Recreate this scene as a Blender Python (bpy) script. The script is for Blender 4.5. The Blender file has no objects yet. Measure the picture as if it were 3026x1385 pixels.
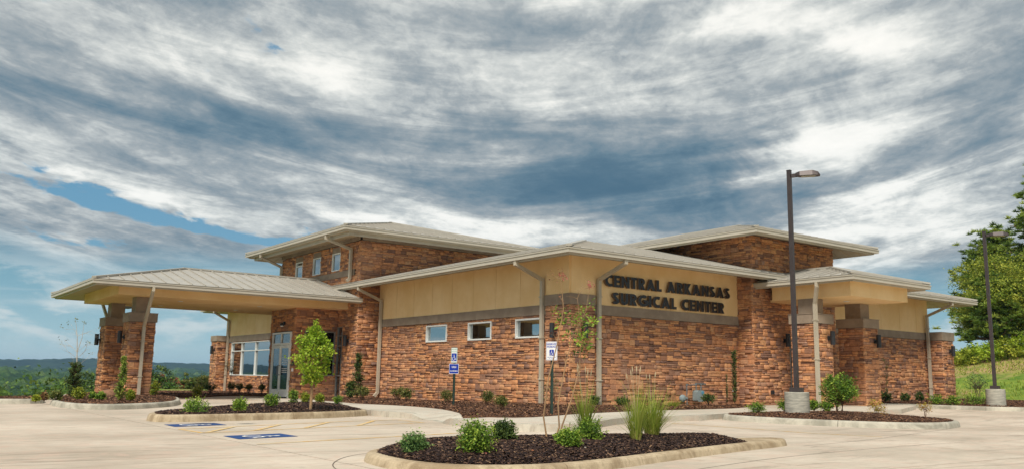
import bpy, math, random
import numpy as np
from mathutils import Vector, Matrix
from mathutils.geometry import tessellate_polygon, delaunay_2d_cdt
R = math.radians
random.seed(11)
rng = np.random.default_rng(5)
scene = bpy.context.scene
col = scene.collection

# ---------------------------------------------------------------- camera
YAW, PITCH, ROLL, EYE = R(53.702), R(9.4233), R(1.0328), 0.9
cam = bpy.data.cameras.new('camera'); cam.sensor_width = 36.0
cam.lens = 36.0 * 2572.4 / 3026.0
cam.clip_start, cam.clip_end = 0.1, 20000
camo = bpy.data.objects.new('camera', cam); col.objects.link(camo)
fw = Vector((math.cos(YAW) * math.cos(PITCH), math.sin(YAW) * math.cos(PITCH), math.sin(PITCH)))
rt = Vector((math.sin(YAW), -math.cos(YAW), 0)); up = rt.cross(fw)
rt2 = rt * math.cos(ROLL) + up * math.sin(ROLL); up2 = -rt * math.sin(ROLL) + up * math.cos(ROLL)
camo.matrix_world = Matrix(((rt2.x, up2.x, -fw.x, 0), (rt2.y, up2.y, -fw.y, 0), (rt2.z, up2.z, -fw.z, EYE), (0, 0, 0, 1)))
scene.camera = camo

# ---------------------------------------------------------------- exposure, sun, sky
scene.view_settings.view_transform = 'Standard'
scene.view_settings.look = 'None'
scene.view_settings.gamma = 1
scene.view_settings.use_curve_mapping = False
scene.view_settings.exposure = EXPOSURE = 1.4
SUN_EL, SUN_AZ = R(51), R(218)          # direction the light comes from (azimuth from +X)
sd = Vector((math.cos(SUN_AZ) * math.cos(SUN_EL), math.sin(SUN_AZ) * math.cos(SUN_EL), math.sin(SUN_EL)))
sun = bpy.data.lights.new('sun', 'SUN'); sun.energy = 1.5; sun.angle = R(18); sun.color = (1, .93, .82)
suno = bpy.data.objects.new('sun', sun); col.objects.link(suno)
suno.rotation_euler = sd.to_track_quat('Z', 'Y').to_euler(); suno.location = (-20, -20, 40)

world = bpy.data.worlds.new('World'); scene.world = world; world.use_nodes = True
class NT:
    """tiny helper to write node trees"""
    def __init__(s, tree): s.t = tree; s.n = tree.nodes; s.l = tree.links
    def new(s, typ, **kw):
        n = s.n.new(typ)
        for k, v in kw.items(): setattr(n, k, v)
        return n
    def put(s, sock, v):
        if isinstance(v, bpy.types.NodeSocket): s.l.new(v, sock)
        elif v is not None: sock.default_value = v
    def math(s, op, a, b=None, c=None, clamp=False):
        n = s.new('ShaderNodeMath', operation=op, use_clamp=clamp)
        s.put(n.inputs[0], a); s.put(n.inputs[1], b); s.put(n.inputs[2], c)
        return n.outputs[0]
    def vmath(s, op, a, b=None):
        n = s.new('ShaderNodeVectorMath', operation=op)
        s.put(n.inputs[0], a); s.put(n.inputs[1], b)
        return n.outputs['Value'] if op in ('DOT_PRODUCT', 'LENGTH') else n.outputs[0]
    def comb(s, x, y, z):
        n = s.new('ShaderNodeCombineXYZ')
        for i, v in enumerate((x, y, z)): s.put(n.inputs[i], v)
        return n.outputs[0]
    def noise(s, vec, scale, detail=5, rough=.55, dist=0.0, lac=2.0):
        n = s.new('ShaderNodeTexNoise')
        s.put(n.inputs['Vector'], vec)
        n.inputs['Scale'].default_value = scale; n.inputs['Detail'].default_value = detail
        n.inputs['Roughness'].default_value = rough; n.inputs['Distortion'].default_value = dist
        n.inputs['Lacunarity'].default_value = lac
        return n.outputs['Fac']
    def ramp(s, fac, stops, interp='LINEAR'):
        n = s.new('ShaderNodeValToRGB'); cr = n.color_ramp; cr.interpolation = interp
        while len(cr.elements) < len(stops): cr.elements.new(.5)
        for e, (p, c) in zip(cr.elements, stops):
            e.position = p; e.color = (*c, 1) if len(c) == 3 else c
        s.put(n.inputs[0], fac)
        return n.outputs[0]
    def mix(s, fac, a, b, blend='MIX'):
        n = s.new('ShaderNodeMix', data_type='RGBA', blend_type=blend)
        s.put(n.inputs[0], fac)
        for i, v in ((6, a), (7, b)):
            s.put(n.inputs[i], (*v, 1) if isinstance(v, tuple) and len(v) == 3 else v)
        return n.outputs[2]
    def maprange(s, v, a, b, c=0., d=1., smooth=True):
        n = s.new('ShaderNodeMapRange', interpolation_type='SMOOTHSTEP' if smooth else 'LINEAR')
        s.put(n.inputs[0], v)
        for i, q in enumerate((a, b, c, d)): n.inputs[i + 1].default_value = q
        return n.outputs[0]

def S(r, g, b):
    """sRGB 0..255 to linear"""
    f = lambda c: (c / 255 / 12.92) if c / 255 <= .04045 else ((c / 255 + .055) / 1.055) ** 2.4
    return (f(r), f(g), f(b))

def build_sky():
    w = NT(world.node_tree); w.n.clear()
    tc = w.new('ShaderNodeTexCoord'); d = w.vmath('NORMALIZE', tc.outputs['Generated'])
    sep = w.new('ShaderNodeSeparateXYZ'); w.l.new(d, sep.inputs[0])
    z = sep.outputs[2]
    right = w.vmath('DOT_PRODUCT', d, (rt.x, rt.y, 0.)); fwd = w.vmath('DOT_PRODUCT', d, (math.cos(YAW), math.sin(YAW), 0.))
    az = w.math('ARCTAN2', right, fwd); el = w.math('ARCSINE', z)
    # cloud sheet: a layer overhead, drawn out along the wind
    zz = w.math('ADD', w.math('MAXIMUM', z, 0.0), 0.16)
    wind = YAW - 0.16
    ax = (math.cos(wind), math.sin(wind), 0.); ay = (-math.sin(wind), math.cos(wind), 0.)
    pu = w.math('DIVIDE', w.vmath('DOT_PRODUCT', d, ax), zz); pv = w.math('DIVIDE', w.vmath('DOT_PRODUCT', d, ay), zz)
    P = w.comb(w.math('MULTIPLY', pu, .66), pv, 0.0)
    warp = w.noise(P, 1.1, 3, .5)
    P2 = w.vmath('ADD', P, w.comb(w.math('MULTIPLY', warp, .5), w.math('MULTIPLY', warp, -.35), 0.0))
    big = w.noise(P2, 1.15, 4, .55, .3)
    mid = w.noise(P2, 3.4, 10, .62, .5)
    fine = w.noise(w.comb(w.math('MULTIPLY', pu, .9), w.math('MULTIPLY', pv, 1.0), 3.0), 9.0, 6, .6, .4)
    b = w.math('ADD', w.math('MULTIPLY', w.math('SUBTRACT', big, .5), .85), w.math('MULTIPLY', w.math('SUBTRACT', mid, .5), .95))
    vfine = w.noise(w.comb(w.math('MULTIPLY', pu, 1.0), w.math('MULTIPLY', pv, 1.25), 9.0), 24.0, 7, .68, .5)
    b = w.math('ADD', b, w.math('ADD', w.math('MULTIPLY', w.math('SUBTRACT', fine, .5), .55), w.math('MULTIPLY', w.math('SUBTRACT', vfine, .5), .34)))
    # banks drawn out along the horizon, bending with the perspective of the layer
    yb = w.math('SUBTRACT', el, w.math('MULTIPLY', w.math('MULTIPLY', az, az), .22))
    stk = w.noise(w.comb(w.math('MULTIPLY', az, 2.6), w.math('MULTIPLY', yb, 17.0), 2.0), 1.5, 10, .60, .55)
    b = w.math('ADD', b, w.math('MULTIPLY', w.math('SUBTRACT', stk, .5), w.maprange(el, .40, .22, .75, 1.9)))
    b = w.math('ADD', b, SKYBASE)
    # jitter of the cloud-bank outlines
    ja = w.math('ADD', az, w.math('MULTIPLY', w.math('SUBTRACT', mid, .5), .16))
    je = w.math('ADD', el, w.math('MULTIPLY', w.math('SUBTRACT', big, .5), .10))
    def blob(a0, e0, sa, se, amp, slant=0.):
        amp = amp * .68 if amp > 0 and se > .011 else amp * .85 if amp < 0 else amp
        da = w.math('SUBTRACT', ja, a0); de = w.math('SUBTRACT', w.math('SUBTRACT', je, e0), w.math('MULTIPLY', da, slant))
        q = w.math('ADD', w.math('POWER', w.math('ABSOLUTE', w.math('DIVIDE', da, sa)), 2.0), w.math('POWER', w.math('ABSOLUTE', w.math('DIVIDE', de, se)), 2.0))
        return w.math('MULTIPLY', w.math('EXPONENT', w.math('MULTIPLY', q, -1.0)), amp)
    for bb in SKYBLOBS:
        b = w.math('ADD', b, blob(*bb))
    b = w.maprange(b, -.44, 1.42)
    cl = w.ramp(b, [(0.0, S(78, 110, 132)), (.18, S(104, 130, 147)), (.36, S(132, 148, 159)), (.53, S(163, 172, 177)), (.70, S(206, 211, 210)), (.85, S(243, 244, 240)), (1.0, (1.0, .99, .95))])
    # towards the top of the view the cloud turns a neutral grey
    warmf = w.maprange(el, .20, .36)
    cl = w.mix(w.math('MULTIPLY', warmf, .3), cl, w.mix(1.0, cl, (1.05, 1.0, .95), 'MULTIPLY'))
    # openings: blue sky
    gap = None
    for bb in SKYGAPS:
        q = blob(*bb[:4], bb[4] * 1.15, bb[5]); gap = q if gap is None else w.math('ADD', gap, q)
    gapn = w.math('ADD', gap, w.math('ADD', w.math('MULTIPLY', w.math('SUBTRACT', fine, .5), 1.5), w.math('MULTIPLY', w.math('SUBTRACT', vfine, .5), .9)))
    gapf = w.maprange(gapn, .28, .80)
    # low sky: thinner, pale blue with small heaps of cloud
    lowf = w.maprange(w.math('ADD', el, w.math('MULTIPLY', w.math('SUBTRACT', big, .5), .10)), .150, .085)
    Pl = w.comb(w.math('MULTIPLY', az, 1.0), w.math('MULTIPLY', el, 3.2), 0.0)
    puff = w.noise(Pl, 9.0, 8, .6, .25)
    band = w.math('MULTIPLY', w.maprange(el, .012, .04), w.maprange(el, .135, .075))
    pufff = w.math('MULTIPLY', w.maprange(puff, .47, .62), band)
    haze_c = w.ramp(el, [(0.0, S(190, 212, 216)), (.04, S(160, 194, 204)), (.10, S(120, 166, 184)), (.17, S(70, 128, 158))])
    haze_c = w.mix(w.math('MULTIPLY', pufff, .75), haze_c, S(214, 222, 222))
    streak = w.noise(w.comb(w.math('MULTIPLY', az, 1.3), w.math('MULTIPLY', el, 15.0), 7.0), 3.0, 5, .55, .2)
    haze_c = w.mix(w.math('MULTIPLY', w.maprange(streak, .46, .70), .55), haze_c, S(205, 216, 218))
    nish = w.new('ShaderNodeTexSky', sky_type='NISHITA', sun_disc=False)
    nish.sun_elevation = SUN_EL; nish.sun_rotation = math.pi / 2 - SUN_AZ
    nish.air_density = 1.2; nish.dust_density = 1.0; nish.ozone_density = 2.0
    blue = w.mix(.15, w.mix(1.0, S(58, 124, 156), (SKYK, SKYK, SKYK), 'MULTIPLY'), nish.outputs[0])
    cl10 = w.mix(1.0, cl, (SKYK, SKYK, SKYK), 'MULTIPLY'); hz10 = w.mix(1.0, haze_c, (SKYK, SKYK, SKYK), 'MULTIPLY')
    for nd in (cl10, hz10, blue): nd.node.clamp_result = False
    skyc = w.mix(gapf, cl10, blue)
    skyc = w.mix(lowf, skyc, hz10)
    bg = w.new('ShaderNodeBackground'); w.l.new(skyc, bg.inputs[0]); bg.inputs[1].default_value = 0.1
    out = w.new('ShaderNodeOutputWorld'); w.l.new(bg.outputs[0], out.inputs[0])
SKYBASE, SKYK = .565, 3.95
# azimuth, elevation, widths, strength, slant
SKYBLOBS = [(-.216, .333, .05, .030, .75, 0), (-.33, .345, .09, .02, .28, 0), (-.45, .35, .12, .03, .30, 0), (-.52, .244, .06, .018, .45, 0),
    (.285, .395, .08, .03, .55, 0), (.415, .363, .06, .02, .60, 0), (.355, .256, .07, .03, .70, .2), (.42, .193, .11, .026, .85, .15),
    (.36, .165, .12, .010, .5, 0), (.29, .225, .06, .02, .45, .4), (.09, .164, .14, .012, .45, 0), (-.10, .170, .16, .014, .40, -.1), (-.40, .200, .20, .012, .40, -.25),
    (-.47, .27, .13, .018, -.40, -.15), (-.25, .245, .20, .030, -.26, -.1), (.14, .235, .17, .050, -.62, -.12), (.22, .195, .18, .026, -.45, 0),
    (.07, .22, .10, .03, -.28, 0), (.35, .32, .09, .03, -.22, .2), (.52, .31, .07, .04, -.30, 0), (.49, .235, .07, .03, -.32, 0),
    (.01, .41, .14, .02, -.28, 0), (-.36, .40, .08, .016, -.22, 0), (.45, .158, .14, .016, -.25, 0)]
SKYGAPS = [(-.47, .186, .06, .007, .9, -.10), (-.37, .172, .08, .012, 1.0, -.14), (-.28, .153, .08, .010, .95, -.16), (-.48, .138, .05, .007, .6, -.1), (-.283, .351, .016, .010, .62, 0), (-.318, .37, .010, .012, .45, .3), (-.475, .20, .05, .006, .5, -.3)]
build_sky()

# ---------------------------------------------------------------- materials
MATS = {}
def mat(name, fn):
    if name in MATS: return MATS[name]
    m = bpy.data.materials.new(name); m.use_nodes = True
    m.node_tree.nodes.clear(); w = NT(m.node_tree)
    p = w.new('ShaderNodeBsdfPrincipled'); o = w.new('ShaderNodeOutputMaterial'); w.l.new(p.outputs[0], o.inputs[0])
    w.p = p; w.o = o
    fn(w); MATS[name] = m
    return m
def coords(w, kind='Object'):
    return w.new('ShaderNodeTexCoord').outputs[kind]
def wpos(w): return w.new('ShaderNodeNewGeometry').outputs['Position']
def bump(w, h, strength=.3, dist=.01):
    b = w.new('ShaderNodeBump'); b.inputs['Strength'].default_value = strength; b.inputs['Distance'].default_value = dist
    w.l.new(h, b.inputs['Height']); w.l.new(b.outputs[0], w.p.inputs['Normal'])
def plain(name, c, rough=.6, var=.12, scale=3., metal=0., bscale=None, bstr=.2, spec=.5):
    def f(w):
        v = wpos(w); n = w.noise(v, scale, 5, .6)
        w.l.new(w.mix(w.maprange(n, .3, .7), tuple(x * (1 - var) for x in c), tuple(min(1, x * (1 + var)) for x in c)), w.p.inputs['Base Color'])
        w.p.inputs['Roughness'].default_value = rough; w.p.inputs['Metallic'].default_value = metal
        w.p.inputs['Specular IOR Level'].default_value = spec
        if bscale: bump(w, w.noise(v, bscale, 4, .6), bstr)
    return mat(name, f)

def m_stone(w):
    a = w.new('ShaderNodeAttribute', attribute_name='tone')
    c = w.ramp(a.outputs['Fac'], [(0, S(120, 94, 86)), (.10, S(150, 110, 90)), (.22, S(186, 132, 98)), (.38, S(212, 150, 106)), (.56, S(224, 158, 108)), (.70, S(228, 170, 120)), (.84, S(216, 166, 124)), (.93, S(182, 142, 118)), (1, S(146, 116, 104))])
    v = wpos(w)
    n = w.noise(w.vmath('MULTIPLY', v, (1., 1., 2.2)), 9, 6, .65); n2 = w.noise(v, 45, 4, .7)
    c = w.mix(w.maprange(n, .34, .62, .48, 0), c, S(112, 76, 58)); c = w.mix(w.maprange(n2, .45, .75, 0, .35), c, S(206, 158, 118))
    big = w.noise(v, .55, 3, .5)
    c = w.mix(w.maprange(big, .42, .66, 0, .3), c, S(196, 150, 122))
    w.l.new(c, w.p.inputs['Base Color']); w.p.inputs['Roughness'].default_value = .88
    w.p.inputs['Specular IOR Level'].default_value = .25
    bump(w, w.math('ADD', n, w.math('MULTIPLY', n2, .35)), .55, .015)
STONE = mat('ledge_stone', m_stone)
MORTAR = plain('dark_mortar', S(112, 86, 70), .95, .2, 8)
def m_stucco(w):
    v = wpos(w); n = w.noise(v, .9, 5, .6); n2 = w.noise(v, 160, 3, .6); st = w.noise(w.vmath('MULTIPLY', v, (3., 3., .35)), 2.0, 4, .6)
    c = w.mix(w.maprange(n, .35, .68), S(240, 204, 148), S(250, 218, 168)); c = w.mix(w.maprange(st, .5, .8, 0, .12), c, S(206, 174, 130))
    w.l.new(c, w.p.inputs['Base Color']); w.p.inputs['Roughness'].default_value = .9; w.p.inputs['Specular IOR Level'].default_value = .2
    bump(w, n2, .35, .006)
STUCCO = mat('tan_stucco', m_stucco)
def m_band(w):
    v = wpos(w); n = w.noise(v, 2.2, 5, .65); n2 = w.noise(v, 140, 3, .6)
    c = w.mix(w.maprange(n, .35, .68), S(140, 124, 108), S(158, 142, 124))
    w.l.new(c, w.p.inputs['Base Color']); w.p.inputs['Roughness'].default_value = .85; bump(w, n2, .3, .006)
BAND = mat('taupe_band', m_band)
ROOFM = plain('roof_metal', S(178, 173, 163), .42, .06, 1.4, 0.15)
TRIM = plain('trim_metal', S(190, 183, 168), .5, .05, 2.)
SOFFIT = plain('soffit_metal', S(186, 170, 142), .6, .05, 2.)
PIPE = plain('downspout_metal', S(186, 176, 157), .5, .08, 3.)
BRONZE = plain('dark_bronze', S(70, 62, 62), .45, .12, 5., .3)
BLACK = plain('black_metal', S(42, 43, 46), .45, .1, 6.)
ALU = plain('white_aluminium', S(236, 238, 234), .4, .04, 4.)
DKALU = plain('grey_aluminium', S(128, 124, 120), .4, .05, 4.)
ROOM = plain('interior_dark', (.02, .02, .022), .9)
BLIND = plain('blind_slat', S(196, 196, 190), .7, .06, 2)
BLUEP = plain('sign_blue', (.004, .03, .33), .5, .05); WHITEP = plain('sign_white', (.80, .80, .80), .5, .03)
GREENP = plain('sign_green', (.03, .28, .12), .5, .05); ROADBLUE = plain('road_blue', (.005, .05, .20), .7, .25, 6.)
ROADWHITE = plain('road_white', (.72, .72, .72), .7, .15, 8.); GALV = plain('galvanised_pipe', S(118, 124, 126), .5, .2, 12., .3)
METER = plain('meter_grey', S(136, 150, 152), .5, .12, 8.); GREENPOST = plain('green_post', S(42, 62, 54), .6, .15, 9.)
def m_yellow(w):
    v = wpos(w); n = w.noise(v, 5, 5, .7); n2 = w.noise(v, 60, 4, .7)
    c = w.mix(w.maprange(w.math('ADD', n, w.math('MULTIPLY', n2, .4)), .50, .80), S(222, 168, 62), S(208, 188, 150))
    w.l.new(c, w.p.inputs['Base Color']); w.p.inputs['Roughness'].default_value = .8
YELLOW = mat('road_yellow', m_yellow)
def m_glass(w, tint=(.52, .56, .56), refl=.55):
    g = w.new('ShaderNodeBsdfGlossy'); g.inputs['Roughness'].default_value = .02; g.inputs['Color'].default_value = (.42, .46, .48, 1)
    t = w.new('ShaderNodeBsdfTransparent'); t.inputs['Color'].default_value = (*tint, 1)
    fr = w.new('ShaderNodeFresnel'); fr.inputs[0].default_value = 1.5
    bm = w.new('ShaderNodeBump'); bm.inputs['Strength'].default_value = .04; bm.inputs['Distance'].default_value = .02
    w.l.new(w.noise(wpos(w), 1.5, 2, .5), bm.inputs['Height']); w.l.new(bm.outputs[0], g.inputs['Normal'])
    m = w.new('ShaderNodeMixShader'); w.l.new(w.math('ADD', w.math('MULTIPLY', fr.outputs[0], .8), refl, clamp=True), m.inputs[0])
    w.l.new(t.outputs[0], m.inputs[1]); w.l.new(g.outputs[0], m.inputs[2]); w.l.new(m.outputs[0], w.o.inputs[0])
GLASS = mat('window_glass', lambda w: m_glass(w, refl=.45))
GLASSD = mat('dark_glass', lambda w: m_glass(w, (.2, .22, .24), .05))

def m_concrete(w, a=S(170, 157, 140), b=S(214, 201, 184), dark=S(140, 123, 107)):
    v = wpos(w)
    oi = w.new('ShaderNodeObjectInfo').outputs['Random']
    n = w.noise(v, .35, 5, .6); n2 = w.noise(v, 2.6, 6, .68, .6); n3 = w.noise(v, 130, 3, .7)
    # broom strokes and tyre drift run one way
    stv = w.comb(w.vmath('DOT_PRODUCT', v, (.59 * .22, -.81 * .22 * -1, 0.)), w.vmath('DOT_PRODUCT', v, (.81, .59 * -1, 0.)), 0.)
    st = w.noise(w.vmath('MULTIPLY', v, (.5, 2.4, 1.)), 3.2, 6, .7, .3)
    c = w.mix(w.maprange(w.math('ADD', w.math('MULTIPLY', n, .6), w.math('MULTIPLY', st, .4)), .36, .62), a, b)
    c = w.mix(w.maprange(st, .46, .66, 0, .5), c, dark); c = w.mix(w.maprange(n2, .46, .70, 0, .7), c, S(200, 174, 156)); tyre = w.noise(w.vmath('MULTIPLY', w.vmath('ADD', v, (40., 7., 0.)), (.25, 1.5, 1.)), 1.7, 5, .75, 1.0); c = w.mix(w.maprange(tyre, .53, .68, 0, .55), c, S(118, 102, 88)); c = w.mix(w.maprange(w.noise(v, 6.5, 6, .8, 1.5), .66, .78, 0, .5), c, S(126, 106, 90))
    c = w.mix(w.maprange(n3, .55, .8, 0, .25), c, S(120, 106, 90))
    blot = w.noise(v, .9, 6, .7, .8); c = w.mix(w.maprange(blot, .60, .72, 0, .4), c, S(150, 122, 96))
    c = w.mix(w.math('MULTIPLY', oi, .22), c, S(204, 196, 180))
    w.l.new(c, w.p.inputs['Base Color']); w.p.inputs['Roughness'].default_value = .82; w.p.inputs['Specular IOR Level'].default_value = .3
    bump(w, w.math('ADD', n3, w.math('MULTIPLY', st, .5)), .35, .006)
CONC = mat('lot_concrete', m_concrete)
WALKM = mat('walk_concrete', lambda w: m_concrete(w, S(180, 174, 160), S(206, 200, 186), S(158, 150, 136)))
def m_kerb(w):
    v = wpos(w); n = w.noise(v, 1.6, 6, .7, .5); n2 = w.noise(v, 70, 4, .7); n3 = w.noise(w.vmath('MULTIPLY', v, (4., 4., .6)), 3.5, 5, .7)
    c = w.mix(w.maprange(n, .36, .64), S(150, 130, 102), S(198, 180, 150)); c = w.mix(w.maprange(n3, .5, .72, 0, .5), c, S(122, 104, 82))
    c = w.mix(w.maprange(n2, .5, .75, 0, .3), c, S(112, 98, 80))
    w.l.new(c, w.p.inputs['Base Color']); w.p.inputs['Roughness'].default_value = .9; bump(w, w.math('ADD', n2, n), .5, .01)
KERB = mat('kerb_concrete', m_kerb)
def m_kerbgrey(w):
    v = wpos(w); n = w.noise(v, 1.6, 6, .7, .5); n2 = w.noise(v, 70, 4, .7)
    c = w.mix(w.maprange(n, .36, .64), S(150, 146, 132), S(196, 190, 174)); c = w.mix(w.maprange(n2, .5, .75, 0, .3), c, S(122, 116, 104))
    w.l.new(c, w.p.inputs['Base Color']); w.p.inputs['Roughness'].default_value = .9; bump(w, w.math('ADD', n2, n), .5, .01)
KERBG = mat('grey_kerb_concrete', m_kerbgrey)
def m_basec(w):
    v = wpos(w); n = w.noise(w.vmath('MULTIPLY', v, (1., 1., 7.)), 4, 5, .6); n2 = w.noise(v, 50, 3, .7)
    c = w.mix(w.maprange(n, .35, .65), S(150, 148, 138), S(188, 184, 170)); c = w.mix(w.maprange(n2, .55, .75, 0, .3), c, S(120, 116, 106))
    w.l.new(c, w.p.inputs['Base Color']); w.p.inputs['Roughness'].default_value = .85; bump(w, n, .3, .01)
BASEC = mat('cast_concrete', m_basec)
def m_mulch(w, a=S(44, 32, 30), b=S(96, 68, 54)):
    v = wpos(w); n = w.noise(v, 34, 5, .75, 1.2); n2 = w.noise(v, 3, 4, .6)
    c = w.mix(w.maprange(w.math('ADD', n, w.math('MULTIPLY', n2, .35)), .55, .80), a, b)
    w.l.new(c, w.p.inputs['Base Color']); w.p.inputs['Roughness'].default_value = .95; w.p.inputs['Specular IOR Level'].default_value = .15
    bump(w, n, 1., .03)
MULCH = mat('dark_mulch', m_mulch)
MULCHB = mat('brown_mulch', lambda w: m_mulch(w, S(72, 50, 38), S(128, 90, 66)))
def tone_mat(name, stops, rough=.75, transl=.0, spec=.3, patch=None):
    def f(w):
        a = w.new('ShaderNodeAttribute', attribute_name='tone'); c = w.ramp(a.outputs['Fac'], stops)
        if patch: c = w.mix(w.maprange(w.noise(wpos(w), patch[0], 4, .6), .45, .65, 0, patch[2]), c, patch[1])
        w.l.new(c, w.p.inputs['Base Color']); w.p.inputs['Roughness'].default_value = rough; w.p.inputs['Specular IOR Level'].default_value = spec
        if transl:
            t = w.new('ShaderNodeBsdfTranslucent'); w.l.new(c, t.inputs[0]); m = w.new('ShaderNodeMixShader'); m.inputs[0].default_value = transl
            w.l.new(w.p.outputs[0], m.inputs[1]); w.l.new(t.outputs[0], m.inputs[2]); w.l.new(m.outputs[0], w.o.inputs[0])
    return mat(name, f)
CHIP = tone_mat('bark_chips', [(0, S(34, 24, 24)), (.5, S(66, 48, 42)), (.85, S(104, 78, 62)), (1, S(156, 126, 98))], .9)
CHIPB = tone_mat('brown_bark_chips', [(0, S(58, 40, 32)), (.5, S(98, 68, 50)), (.85, S(136, 98, 72)), (1, S(170, 134, 100))], .9)
LEAF = {
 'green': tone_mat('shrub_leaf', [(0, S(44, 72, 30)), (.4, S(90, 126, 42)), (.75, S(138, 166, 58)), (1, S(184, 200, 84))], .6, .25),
 'bluegreen': tone_mat('bluegreen_leaf', [(0, S(44, 72, 44)), (.5, S(88, 124, 68)), (1, S(146, 172, 98))], .6, .25),
 'yellow': tone_mat('yellow_leaf', [(0, S(80, 100, 30)), (.5, S(136, 152, 44)), (1, S(196, 196, 74))], .6, .3),
 'lime': tone_mat('young_tree_leaf', [(0, S(84, 116, 32)), (.45, S(142, 174, 44)), (1, S(198, 212, 78))], .55, .35),
 'dark': tone_mat('dark_leaf', [(0, S(32, 52, 26)), (.5, S(62, 86, 40)), (1, S(112, 130, 62))], .65, .2),
 'olive': tone_mat('olive_leaf', [(0, S(56, 70, 34)), (.5, S(98, 110, 50)), (1, S(150, 140, 80))], .65, .25),
 'brown': tone_mat('brown_leaf', [(0, S(74, 52, 34)), (.5, S(122, 90, 58)), (1, S(160, 128, 84))], .7, .2),
 'nandina': tone_mat('nandina_leaf', [(0, S(110, 60, 30)), (.35, S(176, 132, 48)), (.7, S(160, 156, 60)), (1, S(204, 180, 84))], .6, .3),
 'pine': tone_mat('pine_needle', [(0, S(60, 86, 36)), (.5, S(112, 138, 52)), (1, S(170, 182, 82))], .6, .2),
 'oak': tone_mat('tree_leaf', [(0, S(70, 92, 34)), (.45, S(134, 152, 52)), (1, S(200, 200, 84))], .6, .3),
 'far': tone_mat('valley_leaf', [(0, S(44, 72, 34)), (.5, S(82, 114, 50)), (1, S(134, 154, 72))], .8, .2),
 'pink': tone_mat('pink_blossom', [(0, S(170, 80, 80)), (1, S(214, 130, 126))], .7, .3),
 'rust': tone_mat('rust_leaf', [(0, S(110, 66, 46)), (1, S(176, 112, 84))], .8, .2),
 'grass': tone_mat('grass_blade', [(0, S(98, 124, 40)), (.45, S(162, 178, 72)), (.8, S(170, 168, 90)), (1, S(206, 186, 130))], .6, .3),
 'plume': tone_mat('grass_plume', [(0, S(190, 170, 130)), (1, S(228, 214, 184))], .8, .3),
}
BARK = plain('grey_bark', S(122, 104, 84), .9, .25, 14., bscale=40, bstr=.6)
PALEBARK = plain('pale_bark', S(160, 128, 94), .85, .2, 10., bscale=30, bstr=.4)
TWIG = plain('brown_twig', S(112, 82, 64), .9, .2, 14.)
ROCK = plain('boulder_rock', S(134, 98, 74), .9, .25, 6., bscale=18, bstr=.8)

# ---------------------------------------------------------------- mesh helpers
def link(o, parent=None):
    col.objects.link(o)
    if parent is not None: o.parent = parent
    return o
def mesh_obj(name, verts, faces, m, parent=None, tone=None, smooth=False, mi=None):
    me = bpy.data.meshes.new(name)
    if isinstance(verts, np.ndarray):
        nv = len(verts); fl = np.asarray(faces, dtype=np.int32); k = fl.shape[1]; nf = len(fl)
        me.vertices.add(nv); me.vertices.foreach_set('co', verts.astype(np.float32).ravel())
        me.loops.add(nf * k); me.loops.foreach_set('vertex_index', fl.ravel())
        me.polygons.add(nf); me.polygons.foreach_set('loop_start', np.arange(0, nf * k, k, dtype=np.int32))
        me.update(calc_edges=True)
    else:
        me.from_pydata([tuple(v) for v in verts], [], [tuple(f) for f in faces])
    for x in (m if isinstance(m, (list, tuple)) else [m]): me.materials.append(x)
    if mi is not None: me.polygons.foreach_set('material_index', np.asarray(mi, dtype=np.int32))
    if tone is not None:
        a = me.attributes.new('tone', 'FLOAT', 'FACE'); a.data.foreach_set('value', np.broadcast_to(np.asarray(tone, dtype=np.float32), (len(me.polygons),)).copy())
    if smooth: me.polygons.foreach_set('use_smooth', np.ones(len(me.polygons), dtype=bool))
    me.update()
    return link(bpy.data.objects.new(name, me), parent)
def tag(o, label=None, cat=None, group=None, kind=None):
    for k, v in (('label', label), ('category', cat), ('group', group), ('kind', kind)):
        if v: o[k] = v
    return o
def thing(name, label, cat, loc=(0, 0, 0), group=None):
    e = bpy.data.objects.new(name, None); e.empty_display_size = .2; col.objects.link(e); e.location = loc
    return tag(e, label, cat, group)
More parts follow.
